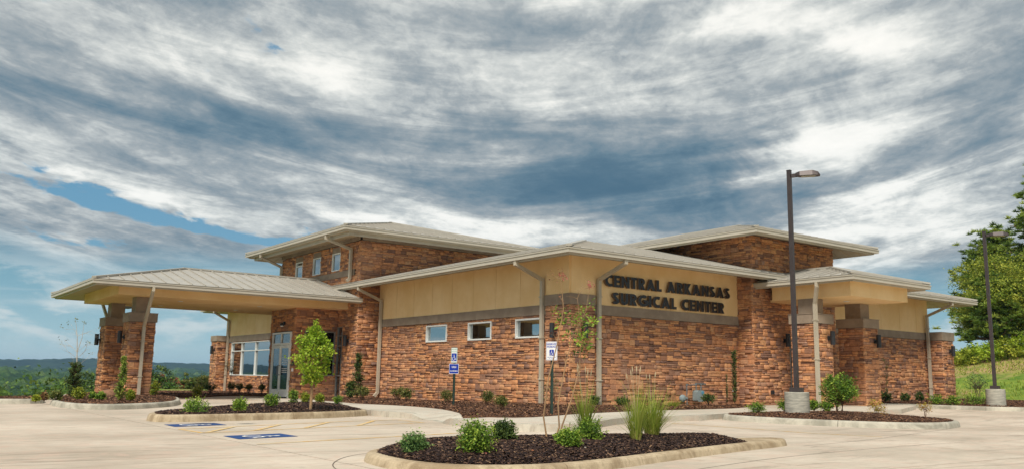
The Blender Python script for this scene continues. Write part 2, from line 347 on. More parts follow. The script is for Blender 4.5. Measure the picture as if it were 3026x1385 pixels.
class MB:
    def __init__(s): s.v = []; s.f = []
    def add(s, v, f):
        b = len(s.v); s.v += [tuple(p) for p in v]; s.f += [tuple(i + b for i in q) for q in f]
    def box(s, x0, x1, y0, y1, z0, z1):
        s.add([(x0, y0, z0), (x1, y0, z0), (x1, y1, z0), (x0, y1, z0), (x0, y0, z1), (x1, y0, z1), (x1, y1, z1), (x0, y1, z1)],
              [(0, 3, 2, 1), (4, 5, 6, 7), (0, 1, 5, 4), (1, 2, 6, 5), (2, 3, 7, 6), (3, 0, 4, 7)])
    def bar(s, a, b, w, h=None, upv=(0, 0, 1), ext=0.):
        a, b = Vector(a), Vector(b); h = h or w; d = (b - a).normalized(); a = a - d * ext; b = b + d * ext
        upv = Vector(upv)
        sx = d.cross(upv)
        if sx.length < 1e-4: sx = d.cross(Vector((1, 0, 0)))
        sx.normalize(); sy = sx.cross(d).normalized()
        c = [(-w / 2, -h / 2), (w / 2, -h / 2), (w / 2, h / 2), (-w / 2, h / 2)]
        s.add([a + sx * p + sy * q for p, q in c] + [b + sx * p + sy * q for p, q in c],
              [(0, 1, 2, 3), (7, 6, 5, 4), (0, 4, 5, 1), (1, 5, 6, 2), (2, 6, 7, 3), (3, 7, 4, 0)])
    def tube(s, pts, rad, n=8, cap=True):
        pts = [Vector(p) for p in pts]; rad = rad if isinstance(rad, (list, tuple)) else [rad] * len(pts); rings = []
        ref = Vector((.3, .2, 1)).normalized()
        for i, p in enumerate(pts):
            d = (pts[min(i + 1, len(pts) - 1)] - pts[max(i - 1, 0)]).normalized()
            sx = d.cross(ref)
            if sx.length < .05: sx = d.cross(Vector((1, 0, 0)))
            sx.normalize(); sy = d.cross(sx)
            rings.append([p + (sx * math.cos(6.2832 * k / n) + sy * math.sin(6.2832 * k / n)) * rad[i] for k in range(n)])
        v = [q for r_ in rings for q in r_]; f = []
        for i in range(len(pts) - 1):
            for k in range(n): f.append((i * n + k, i * n + (k + 1) % n, (i + 1) * n + (k + 1) % n, (i + 1) * n + k))
        if cap: f += [tuple(range(n)), tuple(reversed(range((len(pts) - 1) * n, len(pts) * n)))]
        s.add(v, f)
    def lathe(s, prof, c, n=24):
        v = []; f = []
        for r_, z in prof:
            for k in range(n): v.append((c[0] + r_ * math.cos(6.2832 * k / n), c[1] + r_ * math.sin(6.2832 * k / n), c[2] + z))
        for i in range(len(prof) - 1):
            for k in range(n): f.append((i * n + k, i * n + (k + 1) % n, (i + 1) * n + (k + 1) % n, (i + 1) * n + k))
        f += [tuple(reversed(range(n))), tuple(range((len(prof) - 1) * n, len(prof) * n))]
        s.add(v, f)
    def prism(s, poly, h):
        """poly: list of 3D points, h: offset vector"""
        h = Vector(h); n = len(poly); P = [Vector(p) for p in poly]
        s.add(P + [p + h for p in P], [tuple(reversed(range(n))), tuple(range(n, 2 * n))] + [(i, (i + 1) % n, n + (i + 1) % n, n + i) for i in range(n)])
    def build(s, name, m, parent=None, smooth=False, **k):
        return mesh_obj(name, s.v, s.f, m, parent, smooth=smooth, **k)
    def holed(s, outer, holes, frame, depth):
        """extruded outline with holes; frame=(origin, u, v, n); front face at +n*depth"""
        O, U, V, N = [Vector(q) for q in frame]; loops = [outer] + holes
        tris = tessellate_polygon([[Vector((p[0], p[1], 0)) for p in lp] for lp in loops])
        flat = [p for lp in loops for p in lp]; n = len(flat)
        back = [O + U * p[0] + V * p[1] for p in flat]; front = [p + N * depth for p in back]
        f = [tuple(t) for t in tris] + [tuple(i + n for i in t) for t in tris]; b = 0
        for lp in loops:
            k = len(lp); f += [(b + i, b + (i + 1) % k, n + b + (i + 1) % k, n + b + i) for i in range(k)]; b += k
        s.add(back + front, f)

def gz(x, y):
    """height of the paved lot"""
    return .018 * max(0, min(x, 48) - 22) - .006 * max(0, y - 28)
def sm(t): t = max(0., min(1., t)); return t * t * (3 - 2 * t)
def wloc(o):
    v = Vector((0, 0, 0))
    while o is not None: v = v + Vector(o.location); o = o.parent
    return v
def link(o, parent=None):
    """parts are written in place coordinates; the offset of the parent is taken out here"""
    col.objects.link(o)
    if parent is not None: o.parent = parent; o.location = -wloc(parent)
    return o

def clip_u(poly, u0, u1):
    for lim, sgn in ((u0, 1), (u1, -1)):
        out = []
        for i in range(len(poly)):
            a, b = poly[i], poly[(i + 1) % len(poly)]
            da, db = (a[0] - lim) * sgn, (b[0] - lim) * sgn
            if da >= 0: out.append(a)
            if (da >= 0) != (db >= 0):
                t = da / (da - db); out.append((a[0] + (b[0] - a[0]) * t, a[1] + (b[1] - a[1]) * t))
        poly = out
        if len(poly) < 3: return []
    return poly
def panels(parent, poly, ud, step, m, name='roof_panel', flip=False, seam=.045, off=.012, rib=True, phase=0.):
    """standing-seam panels over a plane polygon: each is a pan with its raised seam"""
    P = [Vector(p) for p in poly]; O = P[0]; U = Vector(ud).normalized()
    n = (P[1] - P[0]).cross(P[2] - P[0]).normalized()
    if (n.z < 0) != flip: n = -n
    V = n.cross(U).normalized()
    q = [((p - O).dot(U), (p - O).dot(V)) for p in P]
    lo, hi = min(a for a, _ in q), max(a for a, _ in q)
    u = lo - phase
    while u < hi - .02:
        c = clip_u(q, max(u + .004, lo), min(u + step - .004, hi))
        if len(c) >= 3:
            mb = MB(); pts = [O + U * a + V * b + n * .001 for a, b in c]
            mb.prism(pts, n * off)
            if rib:
                cc = clip_u(q, max(u, lo), max(u, lo) + .03)
                if len(cc) >= 3:
                    vs = [b for _, b in cc]; va, vb = min(vs) + .01, max(vs) - .01
                    if vb - va > .1:
                        a0 = O + U * (max(u, lo) + .012) + n * off
                        mb.prism([a0 + V * va, a0 + U * .022 + V * va, a0 + U * .022 + V * vb, a0 + V * vb], n * seam)
            mb.build(name, m, parent)
        u += step

# ---------------------------------------------------------------- the building
BLD = thing('medical_building', 'single-storey stone and tan stucco medical building with low metal hip roofs', 'building', (16.64, 19.7, 0))
STONES = []          # (pixel size, wall object, verts, tone)
def stone_face(wall, p0, u, W, z0, z1, n, holes=(), prow=(.025, .062), lo=0., hi=0., zt=None, rs=None):
    """ledge stones on one face; p0 2D start, u 2D direction, n 2D outward"""
    r_ = random.Random(rs if rs is not None else hash((round(p0[0], 2), round(p0[1], 2), round(W, 2))) & 0xffff)
    p0 = Vector((p0[0], p0[1], 0)); u = Vector((u[0], u[1], 0)); n = Vector((n[0], n[1], 0)); Z = Vector((0, 0, 1))
    z = z0; cam_p = Vector((0, 0, EYE))
    def blocked(a, b, c, d):
        return any(a < h[1] and b > h[0] and c < h[3] and d > h[2] for h in holes)
    def put(a, b, c, d):
        if b - a < .03 or d - c < .02: return
        if blocked(a, b, c, d):
            for h in holes:       # trim against the opening sideways
                if a < h[1] and b > h[0] and c < h[3] and d > h[2]:
                    if c >= h[2] - .0 and d <= h[3] + .0 or True:
                        if a < h[0]: put(a, h[0], c, d)
                        if b > h[1]: put(h[1], b, c, d)
                        a2, b2 = max(a, h[0]), min(b, h[1])
                        if d > h[3] + .02: put(a2, b2, max(c, h[3]), d)
                        if c < h[2] - .02: put(a2, b2, c, min(d, h[2]))
                        return
        gq = .0036; a += gq; b -= gq; c += gq; d -= gq
        if b - a < .02 or d - c < .012: return
        pr = r_.uniform(*prow); ch = min(.010, (d - c) * .18); j = lambda s=.004: r_.uniform(-s, s)
        base = p0 + n * 0.0
        pt = lambda s, t, o: base + u * s + Z * t + n * o
        vb = [pt(a, c, 0), pt(b, c, 0), pt(b, d, 0), pt(a, d, 0)]
        ms = [pt(a + j(), c + j(), pr - ch), pt(b + j(), c + j(), pr - ch), pt(b + j(), d + j(), pr - ch), pt(a + j(), d + j(), pr - ch)]
        fr = [pt(a + ch + j(), c + ch * .8 + j(.003), pr + j(.008)), pt(b - ch + j(), c + ch * .8 + j(.003), pr + j(.008)), pt(b - ch + j(), d - ch * .8 + j(.003), pr + j(.008)), pt(a + ch + j(), d - ch * .8 + j(.003), pr + j(.008))]
        ctr = (fr[0] + fr[2]) / 2; dv = ctr - cam_p; dist = dv.dot(fw)
        px = 0
        if dist > 1 and dv.dot(n) < 0:
            ux = dv.dot(rt2) / dist * 2572
            if abs(ux) < 1500: px = (b - a) * (d - c) * abs(dv.normalized().dot(n)) * (2572 / dist) ** 2
        # tones run in loose families
        t = r_.random()
        STONES.append((px, wall, vb + ms + fr, min(1, max(0, t if r_.random() < .75 else t * .35))))
    while z < z1 - .015:
        hgt = r_.uniform(.11, .185)
        if z + hgt > z1 - .05: hgt = z1 - z
        s = -lo - r_.uniform(0, .2); first = True
        while s < W + hi - .01:
            L = r_.uniform(.22, .66)
            a, b = max(s, -lo), min(s + L, W + hi)
            if W + hi - b < .07: b = W + hi
            k = r_.random()
            if k < .34 and b - a > .12: 
                if b - a > .34: q_ = r_.uniform(.4, .6); put(a, a + (b - a) * q_, z, z + hgt); put(a + (b - a) * q_, b, z, z + hgt)
                else: put(a, b, z, z + hgt)
            else:
                nrow = 2 if k < .86 or hgt < .19 else 3
                cuts = [0] + sorted(r_.uniform(.36, .64) if nrow == 2 else (i + 1) / 3 + r_.uniform(-.06, .06) for i in range(nrow - 1)) + [1]
                for i in range(nrow):
                    c_, d_ = z + hgt * cuts[i], z + hgt * cuts[i + 1]
                    if b - a > .34 and r_.random() < .5:
                        q_ = r_.uniform(.3, .7); put(a, a + (b - a) * q_, c_, d_); put(a + (b - a) * q_, b, c_, d_)
                    else: put(a, b, c_, d_)
            s = b if b < W + hi else W + hi
            if b >= W + hi: break
        z += hgt
def backing(name, p0, u, W, z0, z1, n, holes, m, parent, depth=.15, rev=None):
    """the wall sheet behind, with its openings and their reveals"""
    p0 = Vector((p0[0], p0[1], 0)); u3 = Vector((u[0], u[1], 0)); n3 = Vector((n[0], n[1], 0))
    us = sorted({0., W, *[h[0] for h in holes], *[h[1] for h in holes]}); zs = sorted({z0, z1, *[h[2] for h in holes], *[h[3] for h in holes]})
    mb = MB()
    for a, b in zip(us, us[1:]):
        for c, d in zip(zs, zs[1:]):
            if any(a >= h[0] - 1e-6 and b <= h[1] + 1e-6 and c >= h[2] - 1e-6 and d <= h[3] + 1e-6 for h in holes): continue
            q = [p0 + u3 * s + Vector((0, 0, t)) for s, t in ((a, c), (b, c), (b, d), (a, d))]
            mb.prism(q, -n3 * depth)
    return mb.build(name, m, parent)
def stucco(parent, p0, u, W, z0, z1, n, joints, m=None, name='stucco_panel', thick=.05):
    """stucco panels with open reveals between them; z1 may be a pair (left, right)"""
    p0 = Vector((p0[0], p0[1], 0)); u3 = Vector((u[0], u[1], 0)); n3 = Vector((n[0], n[1], 0))
    e = [0] + list(joints) + [W]
    for a, b in zip(e, e[1:]):
        a2 = a + (.006 if a > 0 else 0); b2 = b - (.006 if b < W else 0)
        q = [p0 + u3 * s + Vector((0, 0, t)) for s, t in ((a2, z0), (b2, z0), (b2, z1), (a2, z1))]
        mb = MB(); mb.prism(q, n3 * thick); mb.build(name, m or STUCCO, parent)
def window(p0, u, n, a, b, c, d, mull=(), trans=(), fw_=.05, m=None, glass=None, blind=False, inset=.02, lab=None, name='window', parent=None, dep=.09):
    p0 = Vector((p0[0], p0[1], 0)); u3 = Vector((u[0], u[1], 0)); n3 = Vector((n[0], n[1], 0)); Z = Vector((0, 0, 1))
    P = lambda s, t, o=0.: p0 + u3 * s + Z * t + n3 * o
    mb = MB(); m = m or ALU
    def bar(s0, s1, t0, t1, o0, o1):
        mb.prism([P(s0, t0, o0), P(s1, t0, o0), P(s1, t1, o0), P(s0, t1, o0)], n3 * (o1 - o0))
    o0, o1 = inset - dep, inset
    bar(a, b, c, c + fw_, o0, o1); bar(a, b, d - fw_, d, o0, o1); bar(a, a + fw_, c + fw_, d - fw_, o0, o1); bar(b - fw_, b, c + fw_, d - fw_, o0, o1)
    xs = [a + fw_] + [q for x in mull for q in (x - fw_ / 2, x + fw_ / 2)] + [b - fw_]; zs = [c + fw_] + [q for x in trans for q in (x - fw_ / 2, x + fw_ / 2)] + [d - fw_]
    for x in mull: bar(x - fw_ / 2, x + fw_ / 2, c + fw_, d - fw_, o0 + .01, o1 - .004)
    for t in trans:
        for i in range(0, len(xs), 2): bar(xs[i], xs[i + 1], t - fw_ / 2, t + fw_ / 2, o0 + .012, o1 - .006)
    w_ = mb.build(name, m, parent or BLD)
    if lab: w_['label'] = lab
    for i in range(0, len(xs), 2):
        for k in range(0, len(zs), 2):
            g_ = MB(); g_.prism([P(xs[i], zs[k], o0 + .03), P(xs[i + 1], zs[k], o0 + .03), P(xs[i + 1], zs[k + 1], o0 + .03), P(xs[i], zs[k + 1], o0 + .03)], n3 * .012)
            g_.build('pane', glass or GLASS, w_)
    if blind:
        bl = MB(); t = c + fw_
        while t < d - fw_:
            bl.prism([P(a + fw_, t, o0 - .04), P(b - fw_, t, o0 - .04), P(b - fw_, t + .028, o0 - .055), P(a + fw_, t + .028, o0 - .055)], n3 * -.002); t += .032
        o = bl.build('blind', BLIND, w_); o['kind'] = 'stuff'
    return w_

X0, Y0 = 16.74, 19.80                      # west and south wall lines
NW, NS = (-1, 0), (0, -1)
def wall(p0, u, W, z0, z1, n, holes=(), lo=0., hi=0., name='stone_wall', **k):
    b = backing(name, p0, u, W, z0, z1, n, list(holes), MORTAR, BLD)
    stone_face(b, p0, u, W, z0, z1, n, holes, lo=lo, hi=hi, **k)
    return b
def band(p0, u, W, z0, z1, n, thick=.075, name='wall_band', parent=None):
    p0 = Vector((p0[0], p0[1], 0)); u3 = Vector((u[0], u[1], 0)); n3 = Vector((n[0], n[1], 0)); mb = MB()
    mb.prism([p0 + u3 * s + Vector((0, 0, t)) for s, t in ((0, z0), (W, z0), (W, z1), (0, z1))], n3 * thick)
    return mb.build(name, BAND, parent or BLD)

# west wall of the main block (runs back from the near corner)
WY0, WY1 = 20.87, 31.80
H = [(28.02 - WY0, 28.02 - WY0, 0, 0)]
win3 = [(26.55, 27.98), (23.78, 25.18), (21.05, 22.44)]
holes = [(a - WY0, b - WY0, 2.19, 2.80) for a, b in win3]
wall((X0, WY0), (0, 1), WY1 - WY0, 0.0, 2.88, NW, holes)
for i, (a, b) in enumerate(win3):
    window((X0 - .05, WY0), (0, 1), NW, a - WY0, b - WY0, 2.19, 2.80, blind=i > 0, dep=.13)
band((X0, WY0), (0, 1), WY1 - WY0, 2.885, 3.18, NW)
stucco(BLD, (X0, WY0), (0, 1), WY1 - WY0, 3.184, 4.66, NW, [1.35, 2.7, 4.05, 5.4, 6.75, 8.1, 9.45])
backing('stucco_backing', (X0 + .004, WY0), (0, 1), WY1 - WY0, 2.9, 4.66, NW, [], STUCCO, BLD)
# south wall of the main block, below the lettering
SX0, SX1 = 17.63, 24.35
wall((SX0, Y0), (1, 0), SX1 - SX0, 0.0, 2.88, NS)
band((SX0, Y0), (1, 0), SX1 - SX0, 2.885, 3.18, NS)
stucco(BLD, (SX0, Y0), (1, 0), SX1 - SX0, 3.184, 4.66, NS, [])
backing('stucco_backing', (SX0, Y0 + .004), (1, 0), SX1 - SX0, 2.9, 4.66, NS, [], STUCCO, BLD)
# corner pillar
wall((X0 - .06, Y0 - .06), (0, 1), 1.12, 0.0, 3.13, NW, lo=.05)
wall((X0 - .06, Y0 - .06), (1, 0), .95, 0.0, 3.13, NS, lo=.05)
mb = MB(); mb.box(X0 - .13, SX0 + .0, Y0 - .13, WY0 + .0, 3.135, 3.46); mb.build('pillar_cap', BAND, BLD)
stucco(BLD, (X0 - .03, Y0 - .03), (0, 1), 1.10, 3.464, 4.66, NW, [])
stucco(BLD, (X0 - .03, Y0 - .03), (1, 0), .92, 3.464, 4.66, NS, [])
mb = MB(); mb.box(X0 - .05, X0 + .2, Y0 - .05, Y0 + .2, 3.464, 4.655); mb.build('stucco_corner', STUCCO, BLD)
# left tower
TX, TY, TY1, TX1, TZ = 15.79, 31.80, 40.10, 22.9, 6.36
tw = [(33.66, 34.47), (35.64, 36.46), (37.62, 38.42)]
wall((TX, TY), (1, 0), X0 - TX + .0, 0.0, 4.4, NS, lo=.05)
wall((X0, TY), (1, 0), TX1 - X0, 4.4, TZ, NS)
wall((TX, TY), (1, 0), X0 - TX, 4.4, TZ, NS, lo=.05)
hl = [(a - TY, b - TY, 5.30, 6.06) for a, b in tw] + [(33.08 - TY, 33.58 - TY, 0.0, 2.92)]
wall((TX, TY), (0, 1), TY1 - TY, 0.0, TZ, NW, [(h[0], h[1], h[2], 6.30 if h[3] > 5 else h[3]) for h in hl] + [(0.4, TY1 - TY, 4.98, 5.24)], lo=.05)
band((TX + .0, TY + .5), (0, 1), TY1 - TY - .5, 4.985, 5.235, NW, .045, 'sill_band')
for a, b in tw:
    window((TX - .02, TY), (0, 1), NW, a - TY, b - TY, 5.30, 6.06, trans=((5.87,) if a > 37 else ()), fw_=.04, inset=.02, dep=.1)
    band((TX, a), (0, 1), b - a, 6.065, 6.30, NW, .035, 'window_head')
for (p, u, W, n) in (((TX, TY), (1, 0), TX1 - TX, NS), ((TX, TY), (0, 1), TY1 - TY, NW)):
    band((p[0] - (.06 if n == NW else 0), p[1] - (.06 if n == NS else 0)), u, W, TZ + .004, TZ + .2, n, .02, 'frieze_board')
# glazed slot beside the tower pier
window((TX - .03, TY), (0, 1), NW, 33.08 - TY, 33.58 - TY, 0.05, 2.92, trans=(.93, 2.14, 2.55), m=DKALU, glass=GLASSD, name='sidelight', fw_=.045)
# entrance block under the portico
VX, VY, VY1 = 13.93, 33.60, 36.22
vw = (14.32 - VX, 15.66 - VX, .90, 2.72)
wall((VX, VY), (1, 0), TX - VX - .03, -.1, 3.75, NS, [vw], lo=.05)
window((VX, VY - .03), (1, 0), NS, *vw, mull=(), trans=(2.13,), m=DKALU, glass=GLASSD, fw_=.055)
vd = (33.86 - VY, 35.86 - VY, -.1, 2.70)
wall((VX, VY), (0, 1), VY1 - VY, -.1, 3.75, NW, [vd], lo=.05)
backing('side_wall', (VX, VY1), (1, 0), TX - VX, -.1, 3.75, (0, 1), [], MORTAR, BLD)
# entrance doors
fx = VX - .02
dw = MB()
for q in ((33.88, 33.95), (34.905, 34.915), (35.79, 35.86)): dw.box(fx - .06, fx + .04, q[0], q[1], 0.0, 2.66)
dw.box(fx - .06, fx + .04, 33.95, 35.79, 2.59, 2.66); dw.box(fx - .06, fx + .04, 33.95, 35.79, 2.13, 2.21)
dframe = dw.build('door_frame', ALU, BLD)
mb = MB(); mb.box(fx - .005, fx + .007, 33.95, 35.79, 2.21, 2.59); mb.build('transom_pane', GLASS, dframe)
for k, (a, b) in enumerate(((33.96, 34.90), (34.92, 35.78))):
    mb = MB(); s = .10
    mb.box(fx - .045, fx + .005, a, a + s, .04, 2.12); mb.box(fx - .045, fx + .005, b - s, b, .04, 2.12)
    mb.box(fx - .045, fx + .005, a + s, b - s, .04, .34); mb.box(fx - .045, fx + .005, a + s, b - s, 2.0, 2.12)
    dr = mb.build('door', ALU, BLD)
    mb = MB(); mb.box(fx - .03, fx - .018, a + s, b - s, .34, 2.0); mb.build('pane', GLASS, dr)
    mb = MB(); y = b - .05 if k == 0 else a + .05
    mb.tube([(fx - .045, y, .92), (fx - .13, y, .92), (fx - .13, y, 1.30), (fx - .045, y, 1.30)], .016, 8); mb.build('handle', GALV, dr)
    if k == 0:
        mb = MB()
        for i in range(5): mb.box(fx - .034, fx - .031, a + .2, b - .2 - (i % 3) * .05, 1.62 - i * .07, 1.64 - i * .07)
        for i in range(3): mb.box(fx - .034, fx - .031, a + .2, b - .2, 1.16 - i * .075, 1.19 - i * .075)
        mb.build('door_lettering', WHITEP, dr)
# office wing behind, under its own eave
LY0, LY1 = 36.22, 50.35
lw = (43.0 - LY0, 49.3 - LY0, .86, 2.66)
wall((X0, TY1 - .1), (0, 1), LY1 - TY1 + .1, -.25, 2.70, NW, [(43.0 - TY1 + .1, 49.3 - TY1 + .1, .86, 2.66)])
window((X0 - .04, LY0), (0, 1), NW, *lw, mull=(45.55 - LY0, 47.65 - LY0), trans=(2.18,), fw_=.045, dep=.13)
band((X0, TY1 - .1), (0, 1), LY1 - TY1 + .1, 2.705, 3.03, NW)
stucco(BLD, (X0, TY1 - .1), (0, 1), LY1 - TY1 + .1, 3.034, 4.66, NW, [1.6, 3.0, 4.4, 5.8, 7.2, 8.6])
backing('stucco_backing', (X0 + .004, TY1 - .1), (0, 1), LY1 - TY1 + .1, 2.9, 4.66, NW, [], STUCCO, BLD)
# pillar at the end of the office wing
mbk = wall((16.10, 49.95), (0, 1), 1.0, -.25, 2.74, NW, lo=.05); wall((16.10, 49.95), (1, 0), .64, -.25, 2.74, NS, lo=.05)
mb = MB(); mb.box(16.02, 16.9, 49.87, 50.98, 2.745, 3.06); mb.build('pillar_cap', BAND, BLD)
# right tower
RX, RY, RX1, RZ = 24.35, 19.15, 29.10, 5.98
wall((RX, RY), (0, 1), .65, 0.0, 4.5, NW, lo=.05)
wall((RX, RY), (0, 1), 8.0, 4.5, RZ, NW, lo=.05)
dh = (26.3 - RX, 27.6 - RX, .1, 2.45)
wall((RX, RY), (1, 0), RX1 - RX, 0.1, RZ, NS, [dh], lo=.05, hi=.05)
window((RX, RY - .02), (1, 0), NS, *dh, mull=(26.95 - RX,), trans=(2.1,), fw_=.07, m=DKALU, name='side_door')
wall((RX1, RY), (0, 1), 8.0, 0.1, RZ, (1, 0))
for (p, u, W, n) in (((RX, RY), (1, 0), RX1 - RX, NS), ((RX, RY), (0, 1), 8.0, NW)):
    band((p[0] - (.06 if n == NW else 0), p[1] - (.06 if n == NS else 0)), u, W, RZ + .004, RZ + .16, n, .02, 'frieze_board')
# right wing
RWX = 36.95
wall((RX1, Y0), (1, 0), RWX - RX1, 0.1, 2.88, NS)
band((RX1, Y0), (1, 0), RWX - RX1, 2.885, 3.18, NS)
stucco(BLD, (RX1, Y0), (1, 0), RWX - RX1, 3.184, 4.62, NS, [1.4, 2.8, 4.2, 5.6, 6.9])
backing('stucco_backing', (RX1, Y0 + .004), (1, 0), RWX - RX1, 2.9, 4.62, NS, [], STUCCO, BLD)
stucco(BLD, (RWX + .0, Y0), (0, 1), 30, 0.2, 4.62, (1, 0), [])
wall((36.85, 19.15), (0, 1), .72, 0.15, 2.86, NW, lo=.05); wall((36.85, 19.15), (1, 0), .85, 0.15, 2.86, NS, lo=.05, hi=.05); wall((37.70, 19.15), (0, 1), .9, .15, 2.86, (1, 0))
mb = MB(); mb.box(36.77, 37.80, 19.07, 20.1, 2.865, 3.22); mb.build('pillar_cap', BAND, BLD)
# closing walls out of sight
mb = MB(); mb.box(17.2, 36.9, 50.0, 50.3, -.3, 4.6); mb.build('back_wall', STUCCO, BLD)
mb = MB(); mb.box(15.9, 22.8, 40.0, 40.09, 4.4, 6.5); mb.box(22.75, 22.88, 31.9, 40.0, 4.4, 6.5); mb.build('back_wall', MORTAR, BLD)
mb = MB(); mb.box(24.5, 29.0, 27.0, 27.1, 4.4, 6.1); mb.build('back_wall', MORTAR, BLD)

# ---- roofs
def ring(parent, x0, x1, y0, y1, z, h, d, m, name, sides='SWNE'):
    Q = {'S': [(x0, y0), (x1, y0), (x1 - d, y0 + d), (x0 + d, y0 + d)], 'W': [(x0, y1), (x0, y0), (x0 + d, y0 + d), (x0 + d, y1 - d)],
         'N': [(x1, y1), (x0, y1), (x0 + d, y1 - d), (x1 - d, y1 - d)], 'E': [(x1, y0), (x1, y1), (x1 - d, y1 - d), (x1 - d, y0 + d)]}
    for s in sides:
        mb = MB(); mb.prism([(a, b, z) for a, b in Q[s]], (0, 0, h)); mb.build(name, m, parent)
def hip(x0, x1, y0, y1, zf, sl, inner, rise, ins, Rr, seams=.42, sides='SWNE', soffit_step=None, box=None, gut=.15):
    """rect = eave line; inner = wall rectangle; ins = hip inset per side (w,e,s,n)"""
    iw, ie, is_, in_ = ins
    rf = MB(); z1 = zf + gut + .015; zr = z1 + Rr * sl
    a0, a1, b0, b1 = x0 + .02, x1 - .02 * (ie > 0), y0 + .02, y1 - .02 * (in_ > 0)
    c00, c10, c11, c01 = (a0, b0, z1), (a1, b0, z1), (a1, b1, z1), (a0, b1, z1)
    zz = lambda k: z1 + k * sl
    t00 = (a0 + iw, b0 + is_, zr); t10 = (a1 - ie, b0 + is_, zr); t11 = (a1 - ie, b1 - in_, zr); t01 = (a0 + iw, b1 - in_, zr)
    planes = {}
    if is_: planes['S'] = ([c00, c10, t10, t00], (1, 0, 0))
    if iw: planes['W'] = ([c01, c00, t00, t01], (0, 1, 0))
    if in_: planes['N'] = ([c11, c01, t01, t11], (1, 0, 0))
    if ie: planes['E'] = ([c10, c11, t11, t10], (0, 1, 0))
    deck = MB()
    for k, (pl, ud) in planes.items():
        pts = []
        for p in pl:
            if not pts or (Vector(p) - Vector(pts[-1])).length > .02: pts.append(p)
        if (Vector(pts[0]) - Vector(pts[-1])).length < .02: pts.pop()
        planes[k] = (pts, ud); deck.add(pts, [tuple(range(len(pts)))])
    if (t10[0] - t00[0]) > .1 and (t01[1] - t00[1]) > .1: deck.add([t00, t10, t11, t01], [(0, 1, 2, 3)])
    d = deck.build('roof', ROOFM, BLD)
    for k, (pts, ud) in planes.items():
        if k in sides: panels(d, pts, ud, seams, ROOFM)
    caps = []
    if iw and is_: caps.append((c00, t00))
    if ie and is_: caps.append((c10, t10))
    if iw and in_: caps.append((c01, t01))
    if ie and in_: caps.append((c11, t11))
    if abs(t00[1] - t01[1]) < .1: caps.append((t00, t10))
    if abs(t00[0] - t10[0]) < .1: caps.append((t00, t01))
    for a, b in caps:
        mb = MB(); mb.bar(Vector(a) + Vector((0, 0, .045)), Vector(b) + Vector((0, 0, .045)), .17, .06); mb.build('ridge_cap', ROOFM, d)
    # gutters: trough with a rolled front lip, and the fascia behind
    ring(BLD, x0, x1, y0, y1, zf + .012, gut - .012, .12, TRIM, 'gutter', sides)
    ring(BLD, x0 - .02, x1 + .02 * (ie > 0), y0 - .02, y1 + .02 * (in_ > 0), zf + gut - .035, .033, .05, TRIM, 'gutter_lip', sides)
    e = .125
    ring(BLD, x0 + e, x1 - e * (ie > 0), y0 + e, y1 - e * (in_ > 0), zf - .035, .19, .03, TRIM, 'fascia_board', sides)
    # soffit
    X0_, X1_, Y0_, Y1_ = inner; e = .155; zb = zf - .02; zw = zf + rise
    if box:
        ring(BLD, x0 + box, x1 - box * (ie > 0), y0 + box, y1 - box * (in_ > 0), zf - .15, .16, .04, TRIM, 'fascia_board', sides)
        ring(BLD, x0 + e, x1 - e * (ie > 0), y0 + e, y1 - e * (in_ > 0), zf - .01, .012, box - e, SOFFIT, 'soffit', sides); e = box + .04; zb = zf - .14
    o0, o1, p0_, p1_ = x0 + e, x1 - e, y0 + e, y1 - e
    sq = {'S': ([(o0, p0_, zb), (o1, p0_, zb), (X1_, Y0_, zw), (X0_, Y0_, zw)], (1, 0, 0)), 'W': ([(o0, p1_, zb), (o0, p0_, zb), (X0_, Y0_, zw), (X0_, Y1_, zw)], (0, 1, 0)),
          'N': ([(o1, p1_, zb), (o0, p1_, zb), (X0_, Y1_, zw), (X1_, Y1_, zw)], (1, 0, 0)), 'E': ([(o1, p0_, zb), (o1, p1_, zb), (X1_, Y1_, zw), (X1_, Y0_, zw)], (0, 1, 0))}
    for k in sides:
        pl, ud = sq[k]; mb = MB(); mb.add(pl, [(0, 1, 2, 3)]); s_ = mb.build('soffit', SOFFIT, BLD)
        if soffit_step: panels(s_, pl, ud, soffit_step, SOFFIT, 'soffit_panel', flip=True, seam=.02, off=.006)
    return d
MAINR = hip(15.50, 38.70, 18.42, 51.60, 4.43, .25, (X0, RWX, Y0, 50.2), .20, (4.5, 4.5, 4.5, 4.5), 4.5, .42, 'SWNE', .45)
TOWL = hip(14.45, 24.25, 30.58, 41.60, 6.50, .25, (TX, TX1, TY, TY1), .06, (4.9, 4.9, 5.48, 5.48), 5.48, .42, 'SWNE', .45, .34)
TOWR = hip(23.15, 30.35, 17.95, 28.2, 5.80, .25, (RX, RX1, RY, 27.1), .25, (3.6, 3.6, 3.6, 3.6), 3.6, .42, 'SWNE', .45)
PORL = hip(5.90, 15.86, 31.60, 39.70, 3.83, .25, (6.95, 15.79, 32.68, 38.60), .16, (4.05, 0, 4.05, 4.05), 4.05, .46, 'SWN', None)
PORR = hip(24.38, 28.92, 15.28, 19.80, 4.15, .25, (24.95, 28.30, 15.78, 19.15), .10, (2.25, 2.25, 2.25, 0), 2.25, .40, 'SWE', None)
